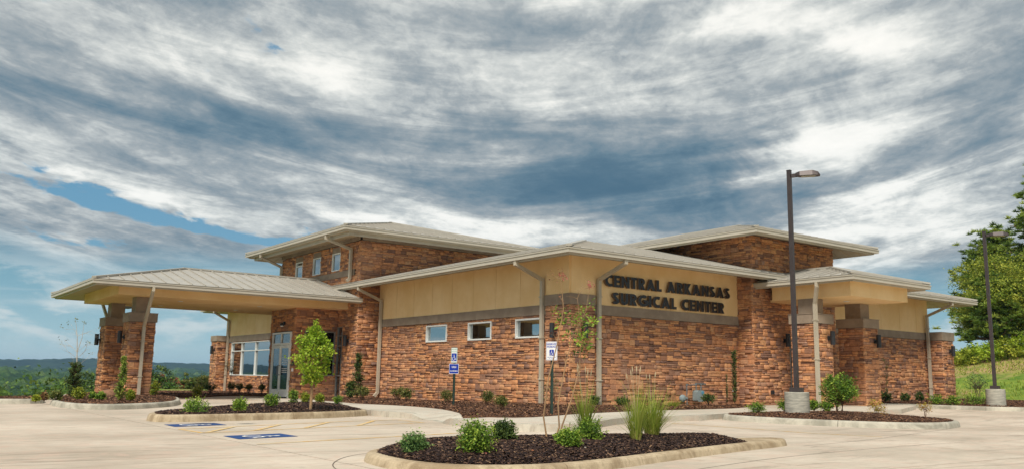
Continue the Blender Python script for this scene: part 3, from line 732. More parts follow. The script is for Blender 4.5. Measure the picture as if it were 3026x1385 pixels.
# portico beams and ceilings
def beam_box(x0, x1, y0, y1, z0, z1, sides, name='portico_beam'):
    t = .35
    for s in sides:
        mb = MB()
        if s == 'S': mb.box(x0, x1, y0, y0 + t, z0, z1)
        if s == 'N': mb.box(x0, x1, y1 - t, y1, z0, z1)
        if s == 'W': mb.box(x0, x0 + t, y0 + t, y1 - t, z0, z1)
        if s == 'E': mb.box(x1 - t, x1, y0 + t, y1 - t, z0, z1)
        mb.build(name, STUCCO, BLD)
    mb = MB(); mb.box(x0 + t, x1 - t * ('E' in sides), y0 + t, y1 - t * ('N' in sides), z0 + .004, z0 + .08); return mb.build('portico_ceiling', STUCCO, BLD)
cL = beam_box(6.95, 15.76, 32.68, 38.60, 3.61, 4.02, 'SNW')
cR = beam_box(24.95, 28.30, 15.78, 19.12, 3.71, 4.30, 'SWE')
for c_, pts in ((cL, ((9.5, 34.2), (9.5, 37.0), (12.6, 34.2), (12.6, 37.0), (14.9, 35.2))), (cR, ((26.6, 17.0),))):
    for x, y in pts:
        mb = MB(); z = 3.612 if c_ is cL else 3.712
        mb.lathe([(.10, -.012), (.10, .0), (.075, .0), (.075, -.008)], (x, y, z), 16); mb.build('recessed_light', WHITEP, c_)
def pillar(x0, y0, w, d, zb, zc, zt, zp):
    """stone pier, taupe cap, and the stucco-clad post up to the beam"""
    pts = [((x0, y0), (1, 0), w, NS), ((x0, y0), (0, 1), d, NW), ((x0 + w, y0), (0, 1), d, (1, 0)), ((x0, y0 + d), (1, 0), w, (0, 1))]
    for p, u, W, n in pts:
        b = backing('pillar', p, u, W, zb, zc, n, [], MORTAR, BLD, .1)
        stone_face(b, p, u, W, zb, zc, n, lo=.045, hi=.045)
    mb = MB(); mb.box(x0 - .085, x0 + w + .085, y0 - .085, y0 + d + .085, zc + .004, zt); cp = mb.build('pillar_cap', BAND, BLD)
    mb = MB(); mb.box(x0 - .10, x0 + w + .10, y0 - .10, y0 + d + .10, zt + .002, zt + .022); mb.build('cap_flashing', BAND, cp)
    mb = MB(); mb.box(x0 + .14, x0 + w - .14, y0 + .14, y0 + d - .14, zt + .024, zp); mb.build('post', BAND, BLD)
pillar(7.58, 33.18, .78, .92, -.12, 2.70, 3.01, 3.61); pillar(7.58, 37.10, .78, .92, -.15, 2.70, 3.01, 3.61)
pillar(24.80, 17.0, .80, .88, .0, 2.88, 3.18, 3.71); pillar(27.50, 17.0, .80, .88, .0, 2.86, 3.16, 3.71)
pillar(7.58, 31.0 + 60, .1, .1, 0, .1, .2, .3) if False else None
# downspouts
def downspout(pts, wx=.115, foot=None):
    mb = MB(); P = [Vector(p) for p in pts]
    for i in range(len(P) - 1):
        d = (P[i + 1] - P[i]).normalized()
        mb.bar(P[i] - d * (.03 if i else 0), P[i + 1] + d * (.03 if i < len(P) - 2 else 0), wx + .002 * i, .09 + .002 * i, upv=foot or (1, 0, 0))
    o = mb.build('downspout', PIPE, BLD)
    zz = P[-2].z - .45
    while zz > P[-1].z + .3:
        mb = MB(); c_ = Vector((P[-1].x, P[-1].y, zz)); mb.box(c_.x - .075, c_.x + .075, c_.y - .075, c_.y + .075, zz, zz + .03); mb.build('strap', PIPE, o); zz -= 1.25
    return o
downspout([(15.57, 20.98, 4.45), (15.57, 20.98, 4.33), (16.60, 20.98, 3.95), (16.60, 20.98, 3.85), (16.60, 20.98, .17)])
downspout([(17.76, 18.50, 4.45), (17.76, 18.50, 4.33), (17.76, 19.66, 3.93), (17.76, 19.66, 3.85), (17.76, 19.66, .17)], foot=(0, 1, 0))
downspout([(15.57, 31.45, 4.45), (15.57, 31.45, 4.33), (16.60, 31.45, 3.93), (16.60, 31.45, 3.85), (16.60, 31.45, .30), (16.45, 31.45, .13)])
downspout([(14.52, 32.45, 6.52), (14.52, 32.45, 6.36), (15.64, 32.45, 6.05), (15.64, 32.45, 5.95), (15.64, 32.45, 4.85), (15.52, 32.45, 4.74)])
downspout([(14.52, 39.7, 6.52), (14.52, 39.7, 6.36), (15.66, 39.95, 6.0), (15.66, 39.95, 5.9), (15.66, 39.95, 4.9)])
downspout([(7.85, 31.66, 3.86), (7.85, 31.66, 3.72), (7.98, 33.02, 2.55), (7.98, 33.02, 2.45), (7.98, 33.02, .02)], foot=(1, 0, 0))
downspout([(7.85, 39.62, 3.86), (7.85, 39.62, 3.72), (7.95, 38.15, 2.6), (7.95, 38.15, 2.5), (7.95, 38.15, 0)], foot=(1, 0, 0))
downspout([(24.44, 16.65, 4.18), (24.44, 16.65, 4.02), (24.64, 16.88, 3.50), (24.64, 16.88, 3.4), (24.64, 16.88, .18)], foot=(0, 1, 0))
downspout([(36.65, 18.50, 4.45), (36.65, 18.50, 4.33), (36.65, 19.62, 3.90), (36.65, 19.62, 3.8), (36.65, 19.62, .35)], foot=(0, 1, 0))
downspout([(15.57, 49.3, 4.45), (15.57, 49.3, 4.33), (16.60, 49.75, 3.90), (16.60, 49.75, 3.8), (16.60, 49.75, -.1)])
# number on the transom
def text_mesh(txt, size, O, U, V, m, name, parent, extr=.002, offset=0., align='CENTER'):
    c = bpy.data.curves.new('t', 'FONT'); c.body = txt; c.size = size; c.align_x = align; c.extrude = extr; c.offset = offset; c.resolution_u = 3
    o = bpy.data.objects.new('t', c); col.objects.link(o); dg = bpy.context.evaluated_depsgraph_get()
    me = bpy.data.meshes.new_from_object(o.evaluated_get(dg)); col.objects.unlink(o); bpy.data.objects.remove(o)
    U, V, O = Vector(U).normalized(), Vector(V).normalized(), Vector(O); N = U.cross(V)
    me.transform(Matrix(((U.x, V.x, N.x, O.x), (U.y, V.y, N.y, O.y), (U.z, V.z, N.z, O.z), (0, 0, 0, 1))))
    me.name = name; me.materials.clear(); me.materials.append(m)
    return link(bpy.data.objects.new(name, me), parent)
text_mesh('151', .20, (fx - .012, 34.95, 2.33), (0, -1, 0), (0, 0, 1), WHITEP, 'house_number', dframe)

# ---- hand the stones out: the 300 that show largest on their own, the rest of each wall as one piece
STONES.sort(key=lambda s: -s[0])
SF = [(0, 1, 5, 4), (1, 2, 6, 5), (2, 3, 7, 6), (3, 0, 4, 7), (4, 5, 9, 8), (5, 6, 10, 9), (6, 7, 11, 10), (7, 4, 8, 11), (8, 9, 10, 11)]
rest = {}
for i, (px, w_, vs, t) in enumerate(STONES):
    if i < 300: mesh_obj('stone', vs, SF, STONE, w_, tone=t)
    else: rest.setdefault(w_.name, (w_, [], []))[1].append(vs); 
    if i >= 300: rest[w_.name][2].append(t)
for w_, vl, tl in rest.values():
    v = np.array([[tuple(p) for p in vs] for vs in vl], dtype=np.float32); n = len(vl)
    f = (np.array(SF)[None] + (np.arange(n) * 12)[:, None, None]).reshape(-1, 4)
    o = mesh_obj('stonework', v.reshape(-1, 3), f, STONE, w_, tone=np.repeat(tl, 9)); o['kind'] = 'stuff'
print('stones', len(STONES))

# ---------------------------------------------------------------- wall lettering
def arc(cx, cy, rx, ry, a0, a1, n=14):
    return [(cx + rx * math.cos(R(a0 + (a1 - a0) * i / n)), cy + ry * math.sin(R(a0 + (a1 - a0) * i / n))) for i in range(n + 1)]
def glyph(ch):
    """bold geometric capitals, cap height 1 -> (width, outline, holes)"""
    t = .22
    if ch == 'I': return .24, [(0, 0), (.24, 0), (.24, 1), (0, 1)], []
    if ch == 'L': return .50, [(0, 0), (.5, 0), (.5, t), (.24, t), (.24, 1), (0, 1)], []
    if ch == 'T': return .56, [(.16, 0), (.40, 0), (.40, .78), (.56, .78), (.56, 1), (0, 1), (0, .78), (.16, .78)], []
    if ch == 'E': return .54, [(0, 0), (.54, 0), (.54, .21), (.24, .21), (.24, .40), (.51, .40), (.51, .60), (.24, .60), (.24, .79), (.54, .79), (.54, 1), (0, 1)], []
    if ch == 'N': return .76, [(0, 0), (.23, 0), (.23, .60), (.55, 0), (.76, 0), (.76, 1), (.53, 1), (.53, .40), (.21, 1), (0, 1)], []
    if ch == 'A': return .84, [(0, 0), (.25, 0), (.31, .19), (.53, .19), (.59, 0), (.84, 0), (.53, 1), (.31, 1)], [[(.37, .37), (.42, .58), (.47, .37)]]
    if ch == 'K': return .72, [(0, 0), (.24, 0), (.24, .42), (.44, 0), (.72, 0), (.42, .54), (.70, 1), (.43, 1), (.24, .62), (.24, 1), (0, 1)], []
    if ch == 'R': return .66, [(0, 0), (.24, 0), (.24, .38), (.38, 0), (.66, 0), (.46, .43)] + arc(.32, .70, .32, .30, -62, 90, 10) + [(0, 1)], [[(.24, .56)] + [(.24, .82)] + list(reversed(arc(.27, .69, .13, .13, -90, 90, 6)))[:-1]]
    if ch == 'U': return .68, arc(.34, .34, .34, .35, 180, 360, 14) + [(.68, 1), (.44, 1)] + list(reversed(arc(.34, .34, .10, .12, 180, 360, 8))) + [(.24, 1), (0, 1)], []
    if ch == 'C': return .68, arc(.5, .5, .5, .51, 68, 292, 22) + list(reversed(arc(.5, .5, .25, .27, 55, 305, 18))), []
    if ch == 'G': return .84, arc(.5, .5, .5, .51, 52, 348, 26) + [(.98 - .12, .58), (.5, .58), (.5, .38), (.66, .38)] + list(reversed(arc(.5, .5, .25, .27, 55, 318, 18))), []
    if ch == 'S':
        path = arc(.29, .73, .17, .155, 25, 250, 12) + [(.29, .505)] + arc(.27, .27, .18, .16, 70, -155, 12)
        L, Rr_ = [], []
        for i, p in enumerate(path):
            a, b = path[max(0, i - 1)], path[min(len(path) - 1, i + 1)]; dx, dy = b[0] - a[0], b[1] - a[1]; q = math.hypot(dx, dy) or 1
            L.append((p[0] - dy / q * .115, p[1] + dx / q * .115)); Rr_.append((p[0] + dy / q * .115, p[1] - dx / q * .115))
        return .56, L + list(reversed(Rr_)), []
LETTER = plain('letter_face', S(26, 30, 38), .35, .1, 4.); LETTERS_ = plain('letter_side', S(118, 96, 76), .6, .15, 6.)
SIGN = thing('wall_sign', 'large dark raised capitals reading CENTRAL ARKANSAS SURGICAL CENTER on tan stucco', 'sign', (20.9, 19.74, 3.22))
for line, xa, xb, z, hh in (('CENTRAL ARKANSAS', 17.98, 23.78, 3.765, .36), ('SURGICAL CENTER', 18.30, 23.47, 3.24, .36)):
    sp, gapw = .13, .40; ws = [gapw if c == ' ' else glyph(c)[0] + sp for c in line]; sc = (xb - xa) / (sum(ws) - sp); x = xa
    for c, w_ in zip(line, ws):
        if c != ' ':
            _, out, hs = glyph(c); mb = MB()
            sx = sc; mb.holed([(p[0] * sx, p[1] * hh) for p in out], [[(p[0] * sx, p[1] * hh) for p in h] for h in hs], ((x, 19.74 - .035, z), (1, 0, 0), (0, 0, 1), (0, -1, 0)), .075)
            o = mb.build('letter', [LETTERS_, LETTER], SIGN); o['label'] = 'letter ' + c
            ny = [p.normal.y for p in o.data.polygons]; yc = [p.center.y for p in o.data.polygons]
            o.data.polygons.foreach_set('material_index', np.array([1 if abs(n) > .9 and y < 19.64 else 0 for n, y in zip(ny, yc)], dtype=np.int32))
        x += w_ * sc

# ---------------------------------------------------------------- wall lamps
def wall_lamp(x, y, z, n, label, h=.44, so=.15):
    t = thing('wall_lamp', label, 'wall lamp', (x, y, z), 'black cylinder wall lamps')
    n = Vector((*n, 0)); c = Vector((x, y, z)) + n * so
    mb = MB(); mb.lathe([(.068, -h / 2), (.078, -h / 2), (.078, h / 2), (.068, h / 2), (.068, h / 2 - .03)], c, 20); mb.build('lamp_housing', BLACK, t, smooth=False)
    mb = MB(); mb.bar(Vector((x, y, z)) + n * -.02, c, .05, .07); mb.build('bracket', BLACK, t)
    mb = MB(); p = Vector((x, y, z)) + n * .01; mb.bar(p - n * .02, p + n * .02, .12, .14); mb.build('back_plate', BLACK, t)
wall_lamp(16.63, 20.33, 2.37, NW, 'black cylinder lamp on the left face of the near corner pillar')
wall_lamp(17.12, 19.69, 2.37, NS, 'black cylinder lamp on the right face of the near corner pillar')
wall_lamp(15.74, 32.50, 2.33, NW, 'black cylinder lamp on the stone pier right of the entrance window')
wall_lamp(7.54, 33.90, 2.17, NW, 'black cylinder lamp on the front left portico pillar')
wall_lamp(7.54, 37.80, 2.17, NW, 'black cylinder lamp on the rear left portico pillar')
wall_lamp(16.05, 50.3, 2.25, NW, 'black cylinder lamp on the pillar beyond the wide office window')
wall_lamp(25.42, 16.95, 2.42, NS, 'black cylinder lamp on the nearer pillar of the right portico')
wall_lamp(28.12, 16.95, 2.42, NS, 'black cylinder lamp on the farther pillar of the right portico')
wall_lamp(37.40, 19.10, 2.42, NS, 'black cylinder lamp on the pillar at the far right end')
wall_lamp(26.0, 19.10, 2.42, NS, 'black cylinder lamp beside the side door, mostly behind the lamp post')

# ---------------------------------------------------------------- paved lot: slabs with open joints
LOT = bpy.data.objects.new('parking_lot', None); col.objects.link(LOT); LOT['kind'] = 'structure'
def in_lot(x, y):
    if y > 28.1 and x < 4.6: return False
    if y > 37.5 and x < 9.0: return False
    return True
gx = [4.2 + 4.45 * i for i in range(-5, 14)]; gy = [1.0 + 4.5 * i for i in range(-3, 11)]
for i in range(len(gx) - 1):
    for k in range(len(gy) - 1):
        a, b, c, d = gx[i], gx[i + 1], gy[k], gy[k + 1]
        if not in_lot((a + b) / 2, (c + d) / 2): continue
        if a > 17 and c > 20 and b < 36: continue
        q = .012; P = [(a + q, c + q), (b - q, c + q), (b - q, d - q), (a + q, d - q)]
        mb = MB(); mb.add([(x, y, gz(x, y)) for x, y in P] + [(x, y, gz(x, y) - .12) for x, y in P], [(0, 1, 2, 3), (7, 6, 5, 4), (0, 4, 5, 1), (1, 5, 6, 2), (2, 6, 7, 3), (3, 7, 4, 0)])
        mb.build('concrete_slab', CONC, LOT)
def edge_dist(p, poly):
    best = 1e9
    for i in range(len(poly)):
        a, b = Vector(poly[i]), Vector(poly[(i + 1) % len(poly)]); ab = b - a
        t = max(0, min(1, (Vector(p) - a).dot(ab) / max(ab.length_squared, 1e-9))); best = min(best, (a + ab * t - Vector(p)).length)
    return best
def inside(p, poly):
    c = False; n = len(poly)
    for i in range(n):
        a, b = poly[i], poly[(i + 1) % n]
        if (a[1] > p[1]) != (b[1] > p[1]) and p[0] < (b[0] - a[0]) * (p[1] - a[1]) / (b[1] - a[1]) + a[0]: c = not c
    return c
def smooth_poly(pts, it=2, closed=True):
    for _ in range(it):
        o = []; n = len(pts)
        rng_ = range(n) if closed else range(n - 1)
        if not closed: o.append(pts[0])
        for i in rng_:
            a, b = pts[i], pts[(i + 1) % n]
            o += [(a[0] * .75 + b[0] * .25, a[1] * .75 + b[1] * .25), (a[0] * .25 + b[0] * .75, a[1] * .25 + b[1] * .75)]
        if not closed: o.append(pts[-1])
        pts = o
    return pts
def sheet(name, poly, zf, step, m, parent=None, kind='structure', skirt=.2, jit=0.):
    """height-following sheet over a polygon"""
    n = len(poly); pts = []
    for i in range(n):
        a, b = poly[i], poly[(i + 1) % n]; L = math.hypot(b[0] - a[0], b[1] - a[1]); k = max(1, int(L / step))
        for j in range(k): pts.append((a[0] + (b[0] - a[0]) * j / k, a[1] + (b[1] - a[1]) * j / k))
    nb = len(pts); xs = [p[0] for p in pts]; ys = [p[1] for p in pts]; r_ = random.Random(3)
    y = min(ys) + step / 2
    while y < max(ys):
        x = min(xs) + step / 2
        while x < max(xs):
            q = (x + r_.uniform(-.3, .3) * step, y + r_.uniform(-.3, .3) * step)
            if inside(q, poly) and edge_dist(q, poly) > step * .35: pts.append(q)
            x += step
        y += step
    V, E, F, *_ = delaunay_2d_cdt([Vector(p) for p in pts], [], [list(range(nb))], 1, 1e-5)
    vs = [(v.x, v.y, zf(v.x, v.y) + (random.uniform(-jit, jit) if jit else 0)) for v in V]
    fs = [tuple(f) for f in F]
    if skirt:
        b = len(vs); vs += [(p[0], p[1], zf(*p) - skirt) for p in pts[:nb]]
        fs += [(i, b + i, b + (i + 1) % nb, (i + 1) % nb) for i in range(nb)]
    o = mesh_obj(name, vs, fs, m, parent, smooth=False)
    if kind: o['kind'] = kind
    return o
def offset_in(poly, d):
    """move a counter-clockwise outline inwards"""
    n = len(poly); o = []
    for i in range(n):
        a, b, c = Vector(poly[i - 1]), Vector(poly[i]), Vector(poly[(i + 1) % n])
        e1, e2 = (b - a).normalized(), (c - b).normalized(); n1, n2 = Vector((-e1.y, e1.x)), Vector((-e2.y, e2.x)); m_ = (n1 + n2)
        m_ = m_.normalized() if m_.length > 1e-4 else n1; k = d / max(.45, m_.dot(n1)); o.append((b.x + m_.x * k, b.y + m_.y * k))
    return o
def kerb(path, closed, hf, m, side=1, w=.15, seg=3.0, batter=.035, name='kerb'):
    """kerb stones along a path (outer foot line); side=+1 puts the kerb to the left of the path"""
    K = bpy.data.objects.new(name, None); col.objects.link(K); K['kind'] = 'structure'
    P = [Vector(p) for p in path]; n = len(P)
    if closed: P.append(P[0])
    # resample
    cum = [0]
    for a, b in zip(P, P[1:]): cum.append(cum[-1] + (b - a).length)
    T = cum[-1]; N = max(4, int(T / .18)); S_ = []
    for i in range(N + 1):
        s = T * i / N; j = max(0, min(len(P) - 2, next((q for q in range(len(cum) - 1) if cum[q + 1] >= s - 1e-9), len(P) - 2)))
        t = (s - cum[j]) / max(1e-9, cum[j + 1] - cum[j]); S_.append(P[j].lerp(P[j + 1], t))
    def nrm(i):
        a = S_[i - 1] if i > 0 else (S_[N - 1] if closed else S_[0]); b = S_[i + 1] if i < N else (S_[1] if closed else S_[N])
        d = (b - a).normalized(); return Vector((-d.y, d.x)) * side
    per = max(1, round(N / max(1, round(T / seg)))); i = 0
    while i < N:
        e = min(N, i + per)
        if N - e < per * .4: e = N
        mb = MB(); rings = []
        for q in range(i, e + 1):
            p = S_[q]; nn = nrm(q); h = hf(p.x, p.y); z = gz(p.x, p.y); hh = max(h, .006)
            along = 0
            if q == i: along = .006
            if q == e: along = -.006
            dr = (S_[min(q + 1, N)] - S_[max(q - 1, 0)]).normalized() * along
            prof = [(0, -.05), (0, .0), (batter * .6, hh * .65), (batter, hh * .85), (batter + .022, hh * .97), (batter + .045, hh), (w, hh), (w, -.05)]
            rings.append([(p.x + dr.x + nn.x * a, p.y + dr.y + nn.y * a, z + b) for a, b in prof])
        v = [q for r_ in rings for q in r_]; k = 8; f = []
        for a in range(len(rings) - 1):
            for b in range(k - 1): f.append((a * k + b, a * k + b + 1, (a + 1) * k + b + 1, (a + 1) * k + b))
        f += [tuple(range(k)), tuple(reversed(range((len(rings) - 1) * k, len(rings) * k)))]
        mb.add(v, f); mb.build('kerb_stone', m, K); i = e
    return K
KH = .135
def chips(name, poly, zf, n, m, size=.018, seed=1, parent=None):
    """loose bark chips lying on a bed"""
    r_ = np.random.default_rng(seed); xs = [p[0] for p in poly]; ys = [p[1] for p in poly]; pts = []
    while len(pts) < n:
        q = (r_.uniform(min(xs), max(xs)), r_.uniform(min(ys), max(ys)))
        if inside(q, poly): pts.append((q[0], q[1], zf(*q)))
    c = np.array(pts); a = r_.uniform(0, 6.283, n); tl = r_.uniform(-.5, .5, n); L = r_.uniform(.5, 1.6, n) * size; Wd = L * r_.uniform(.16, .4, n)
    ux = np.stack([np.cos(a) * np.cos(tl), np.sin(a) * np.cos(tl), np.sin(tl)], 1); uy = np.stack([-np.sin(a), np.cos(a), r_.uniform(-.5, .5, n)], 1)
    up_ = np.array([[0, 0, 1.]]); c = c + up_ * r_.uniform(.003, .022, n)[:, None]
    v = np.stack([c - ux * L[:, None] - uy * Wd[:, None], c + ux * L[:, None] - uy * Wd[:, None], c + ux * L[:, None] + uy * Wd[:, None], c - ux * L[:, None] + uy * Wd[:, None], c + up_ * (Wd * .9)[:, None]], 1).reshape(-1, 3)
    b = (np.arange(n) * 5)[:, None]; f = np.concatenate([b + np.array([[0, 1, 4]]), b + np.array([[1, 2, 4]]), b + np.array([[2, 3, 4]]), b + np.array([[3, 0, 4]])], 1).reshape(-1, 3)
    t = np.repeat(r_.random(n) ** 1.8, 4)
    o = mesh_obj(name, v, f, m, parent, tone=t); o['kind'] = 'stuff'; return o
def island(outer, mound, mulch_m, chip_m, kerb_m, nchips, seed, grow=.9, step=.22, csize=.018, KH=KH, cut=None):
    inner = offset_in(outer, .15)
    if cut:                                   # paved nose at one end
        nose = [p for p in clip_u(inner, cut, 99)]; inner = clip_u(inner, -99, cut)
        sheet('kerb_nose', nose, lambda x, y: gz(x, y) + KH - .004, .3, kerb_m)
    zf = lambda x, y: gz(x, y) + KH - .012 + mound * (1 - math.exp(-max(0, edge_dist((x, y), inner) if inside((x, y), inner) else 0) / grow)) + .012 * math.sin(x * 3.1 + seed) * math.sin(y * 2.7)
    o = sheet('mulch_bed', inner, zf, step, mulch_m, jit=.008)
    kerb(outer, True, lambda x, y: KH, kerb_m)
    chips('bark_mulch', inner, zf, nchips, chip_m, csize, seed)
    return zf, inner
def ccw(p):
    a = sum(p[i - 1][0] * p[i][1] - p[i][0] * p[i - 1][1] for i in range(len(p))); return p if a > 0 else list(reversed(p))
I1 = ccw(smooth_poly([(4.75, 9.15), (4.46, 8.75), (4.34, 8.2), (4.32, 7.5), (4.62, 6.95), (5.35, 6.66), (6.4, 6.84), (7.7, 7.27), (9.8, 7.88), (11.0, 8.15), (11.4, 8.35), (11.5, 8.62), (11.2, 8.78), (9.6, 8.92), (7.2, 9.15), (5.6, 9.3), (4.9, 9.2)], 2))
Z1, IN1 = island(I1, .20, MULCH, CHIP, KERB, 60000, 1, .55, .12, KH=.095, cut=10.1)
I2 = ccw(smooth_poly([(4.45, 17.9), (4.42, 17.05), (4.85, 16.72), (6.2, 17.1), (8.6, 17.95), (9.85, 18.55), (10.05, 19.3), (10.35, 20.6), (10.75, 22.3), (10.3, 23.4), (9.4, 23.3), (7.6, 21.9), (5.6, 19.6), (4.7, 18.6)], 2))
I2 = ccw(smooth_poly([(4.45, 17.75), (4.5, 17.2), (4.9, 17.05), (6.4, 17.35), (8.3, 17.85), (9.75, 18.75), (9.85, 19.3), (10.35, 20.6), (10.75, 22.3), (10.3, 23.4), (9.4, 23.3), (7.6, 21.9), (5.6, 19.6), (4.7, 18.5)], 2))
Z2, IN2 = island(I2, .10, MULCH, CHIP, KERB, 22000, 2, .6, .25, .024)
I3 = ccw(smooth_poly([(17.55, 14.95), (17.15, 14.2), (17.1, 12.6), (17.55, 11.2), (18.1, 10.25), (19.3, 9.95), (20.8, 10.4), (21.5, 11.1), (22.5, 12.8), (23.4, 14.4), (23.2, 15.3), (21.5, 15.7), (19.0, 15.5)], 2))
Z3, IN3 = island(I3, .06, MULCHB, CHIPB, KERBG, 20000, 3, .8, .3, .024)
I4 = ccw(smooth_poly([(4.55, 28.3), (4.15, 26.6), (4.1, 24.6), (4.3, 23.5), (5.0, 23.0), (6.0, 23.7), (7.2, 25.4), (8.0, 27.8), (8.9, 31.4), (9.1, 34.2), (8.8, 37.0), (8.3, 39.0), (7.4, 39.4), (6.4, 37.5), (5.6, 33.5), (5.0, 30.5)], 2))
Z4, IN4 = island(I4, .03, MULCHB, CHIPB, KERBG, 12000, 4, .8, .4, .034)
I5 = ccw(smooth_poly([(-6, 29.6), (-6, 28.2), (0, 28.1), (3.0, 27.5), (4.1, 27.5), (4.4, 28.6), (4.6, 30.6), (3.6, 31.2), (0, 30.2)], 1))
Z5, IN5 = island(I5, .03, MULCHB, CHIPB, KERBG, 3000, 5, .8, .5, .034)
I6 = ccw(smooth_poly([(30.4, 17.6), (30.3, 15.9), (30.6, 14.1), (31.4, 12.6), (34.5, 11.0), (39, 10.4), (41, 11.4), (39, 14.0), (36.8, 17.2), (36.6, 18.9), (34, 19.7), (30.2, 19.7), (29.4, 19.2), (29.6, 18.4)], 1))
I6 = ccw([(29.3, 19.75), (29.35, 18.45), (30.2, 17.9), (30.45, 16.7), (30.35, 15.5), (30.5, 14.3), (31.2, 12.9), (32.6, 11.9), (35, 11.3), (38, 11.2), (39, 12.2), (38.6, 15), (38.2, 19.75)])
Z6, IN6 = island(I6, .03, MULCHB, CHIPB, KERBG, 9000, 6, .8, .4, .034)
# foundation beds and the walk
BEDL = ccw(smooth_poly([(16.7, 19.75), (16.7, 31.9), (15.85, 31.9), (15.8, 33.0), (14.6, 33.2), (13.9, 31.6), (13.35, 28.7), (12.93, 26.9), (12.25, 24.6), (12.2, 21.5), (11.95, 19.3), (11.2, 17.3), (10.35, 15.6), (10.35, 14.75), (11.0, 14.45), (12.2, 15.0), (13.5, 15.75), (15.9, 16.7), (18.1, 17.35), (21, 17.85), (23.1, 18.45), (23.9, 18.7), (24.3, 19.2), (24.3, 19.75)], 1))
wf = lambda x, y: gz(x, y) + .135 - .10 * sm((y - 20) / 10)
def ramp(x, y):
    # dropped kerbs in front of the accessible bays
    d1 = math.hypot(x - 9.75, y - 16.0); d2 = math.hypot(x - 11.6, y - 13.6)
    return 1 - .92 * (1 - sm((d1 - .55) / .8)) - .0 * d2
def walkz(x, y): return gz(x, y) + (wf(x, y) - gz(x, y)) * ramp(x, y)
zb = lambda x, y: max(walkz(x, y), gz(x, y) + .06) + .008 + .045 * sm(edge_dist((x, y), BEDL) / .8) * (1 if inside((x, y), BEDL) else 0)
sheet('mulch_bed', BEDL, zb, .3, MULCHB, jit=.008)
chips('bark_mulch', BEDL, zb, 26000, CHIPB, .032, 8)
WALK_FRONT = smooth_poly([(9.80, 19.1), (9.72, 18.3), (9.95, 17.0), (9.9, 16.0), (9.4, 14.9), (9.15, 13.6), (9.3, 12.7), (9.75, 12.2), (10.8, 12.3), (11.8, 13.0), (12.9, 13.75), (13.8, 14.1), (15.2, 14.35), (16.4, 14.45), (17.3, 14.9)], 2, False)
WALK = list(WALK_FRONT) + [(18.6, 15.35), (21.5, 15.55), (23.4, 15.2), (24.2, 14.9), (26, 14.9), (29.2, 16.2), (29.8, 17.4), (29.6, 19.2), (24.4, 19.2), (16.5, 19.9), (16.5, 33), (15.9, 36.4), (13.0, 36.6), (12.0, 33.0), (11.6, 28), (10.9, 23.6), (10.4, 21.5)]
WALK = ccw(WALK)
wz = lambda x, y: walkz(x, y) - .004
sheet('sidewalk', WALK, wz, .35, WALKM, skirt=.15)
kerb(WALK_FRONT, False, lambda x, y: walkz(x, y) - gz(x, y), KERBG, side=1, w=.16)
# bed beyond the drive by the office wing
BED7 = ccw(smooth_poly([(9.6, 38.3), (9.9, 36.6), (10.6, 35.4), (12.0, 37.2), (13.5, 39.6), (14.6, 38.6), (16.7, 36.4), (16.7, 51), (12, 48), (10.5, 43)], 1))
BED7 = ccw([(9.2, 40.5), (9.7, 37.2), (10.4, 35.6), (11.3, 36.6), (12.4, 38.4), (13.6, 40.0), (14.3, 39.6), (15.2, 38.4), (16.7, 36.6), (16.7, 51), (12, 49), (9.8, 44)])
zb7 = lambda x, y: gz(x, y) + .05 + .05 * sm(edge_dist((x, y), BED7) / .8) * (1 if inside((x, y), BED7) else 0)
sheet('mulch_bed', BED7, zb7, .6, MULCHB, jit=.008)
chips('bark_mulch', BED7, zb7, 6000, CHIPB, .036, 9)

# ---------------------------------------------------------------- painted markings
def strip(name, pts, w_, m, parent=None, dz=.004):
    P = [Vector(p) for p in pts]; v = []; n = len(P)
    for i in range(n):
        d = (P[min(i + 1, n - 1)] - P[max(i - 1, 0)]).normalized(); q = Vector((-d.y, d.x)) * w_ / 2
        v += [(P[i].x + q.x, P[i].y + q.y, gz(*P[i]) + dz), (P[i].x - q.x, P[i].y - q.y, gz(*P[i]) + dz)]
    o = mesh_obj(name, v, [(2 * i, 2 * i + 1, 2 * i + 3, 2 * i + 2) for i in range(n - 1)], m, parent); return o
MARK = bpy.data.objects.new('parking_marking', None); col.objects.link(MARK); MARK['kind'] = 'structure'
for pts in ([(4.30, 14.95), (7.92, 16.45), (9.35, 16.78)], [(4.35, 13.87), (9.33, 15.62)], [(4.30, 11.42), (8.9, 12.7)], [(4.30, 14.95), (4.35, 13.87)], [(9.35, 16.78), (9.33, 15.62)],
            [(14.63, 13.78), (14.52, 10.12), (14.85, 8.9)]):
    q = []
    for a, b in zip(pts, pts[1:]): q += [(a[0] + (b[0] - a[0]) * k / 6, a[1] + (b[1] - a[1]) * k / 6) for k in range(6)]
    strip('painted_line', q + [pts[-1]], .085, YELLOW, MARK, .0035)
for a, b in (((4.42, 13.93), (5.31, 15.29)), ((5.31, 14.22), (6.31, 15.70)), ((6.33, 14.6), (7.47, 16.15)), ((7.57, 15.03), (8.65, 16.5))):
    strip('hatch_stripe', [a, ((a[0] + b[0]) / 2, (a[1] + b[1]) / 2), b], .085, YELLOW, MARK, .0075)
JOINTS = [[(5.3, 9.75), (5.09, 9.64), (4.81, 9.51), (4.5, 9.25), (4.2, 8.85), (3.95, 8.4), (3.8, 7.9), (3.72, 7.2)], [(11.4, 8.1), (13.46, 8.43), (16.43, 9.19), (19.71, 10.11)], [(23, 10.6), (27, 10.9), (34, 11.0)],
          [(12.99, 12.6), (12.9, 11.4), (12.2, 10.5), (10.6, 9.7)], [(3.72, 7.2), (3.9, 6.55), (4.6, 6.1), (5.8, 6.0), (7.4, 6.5), (9.6, 7.05), (12.5, 7.4), (15, 7.5)], [(11.3, 7.9), (11.6, 7.98), (11.75, 7.9)]]
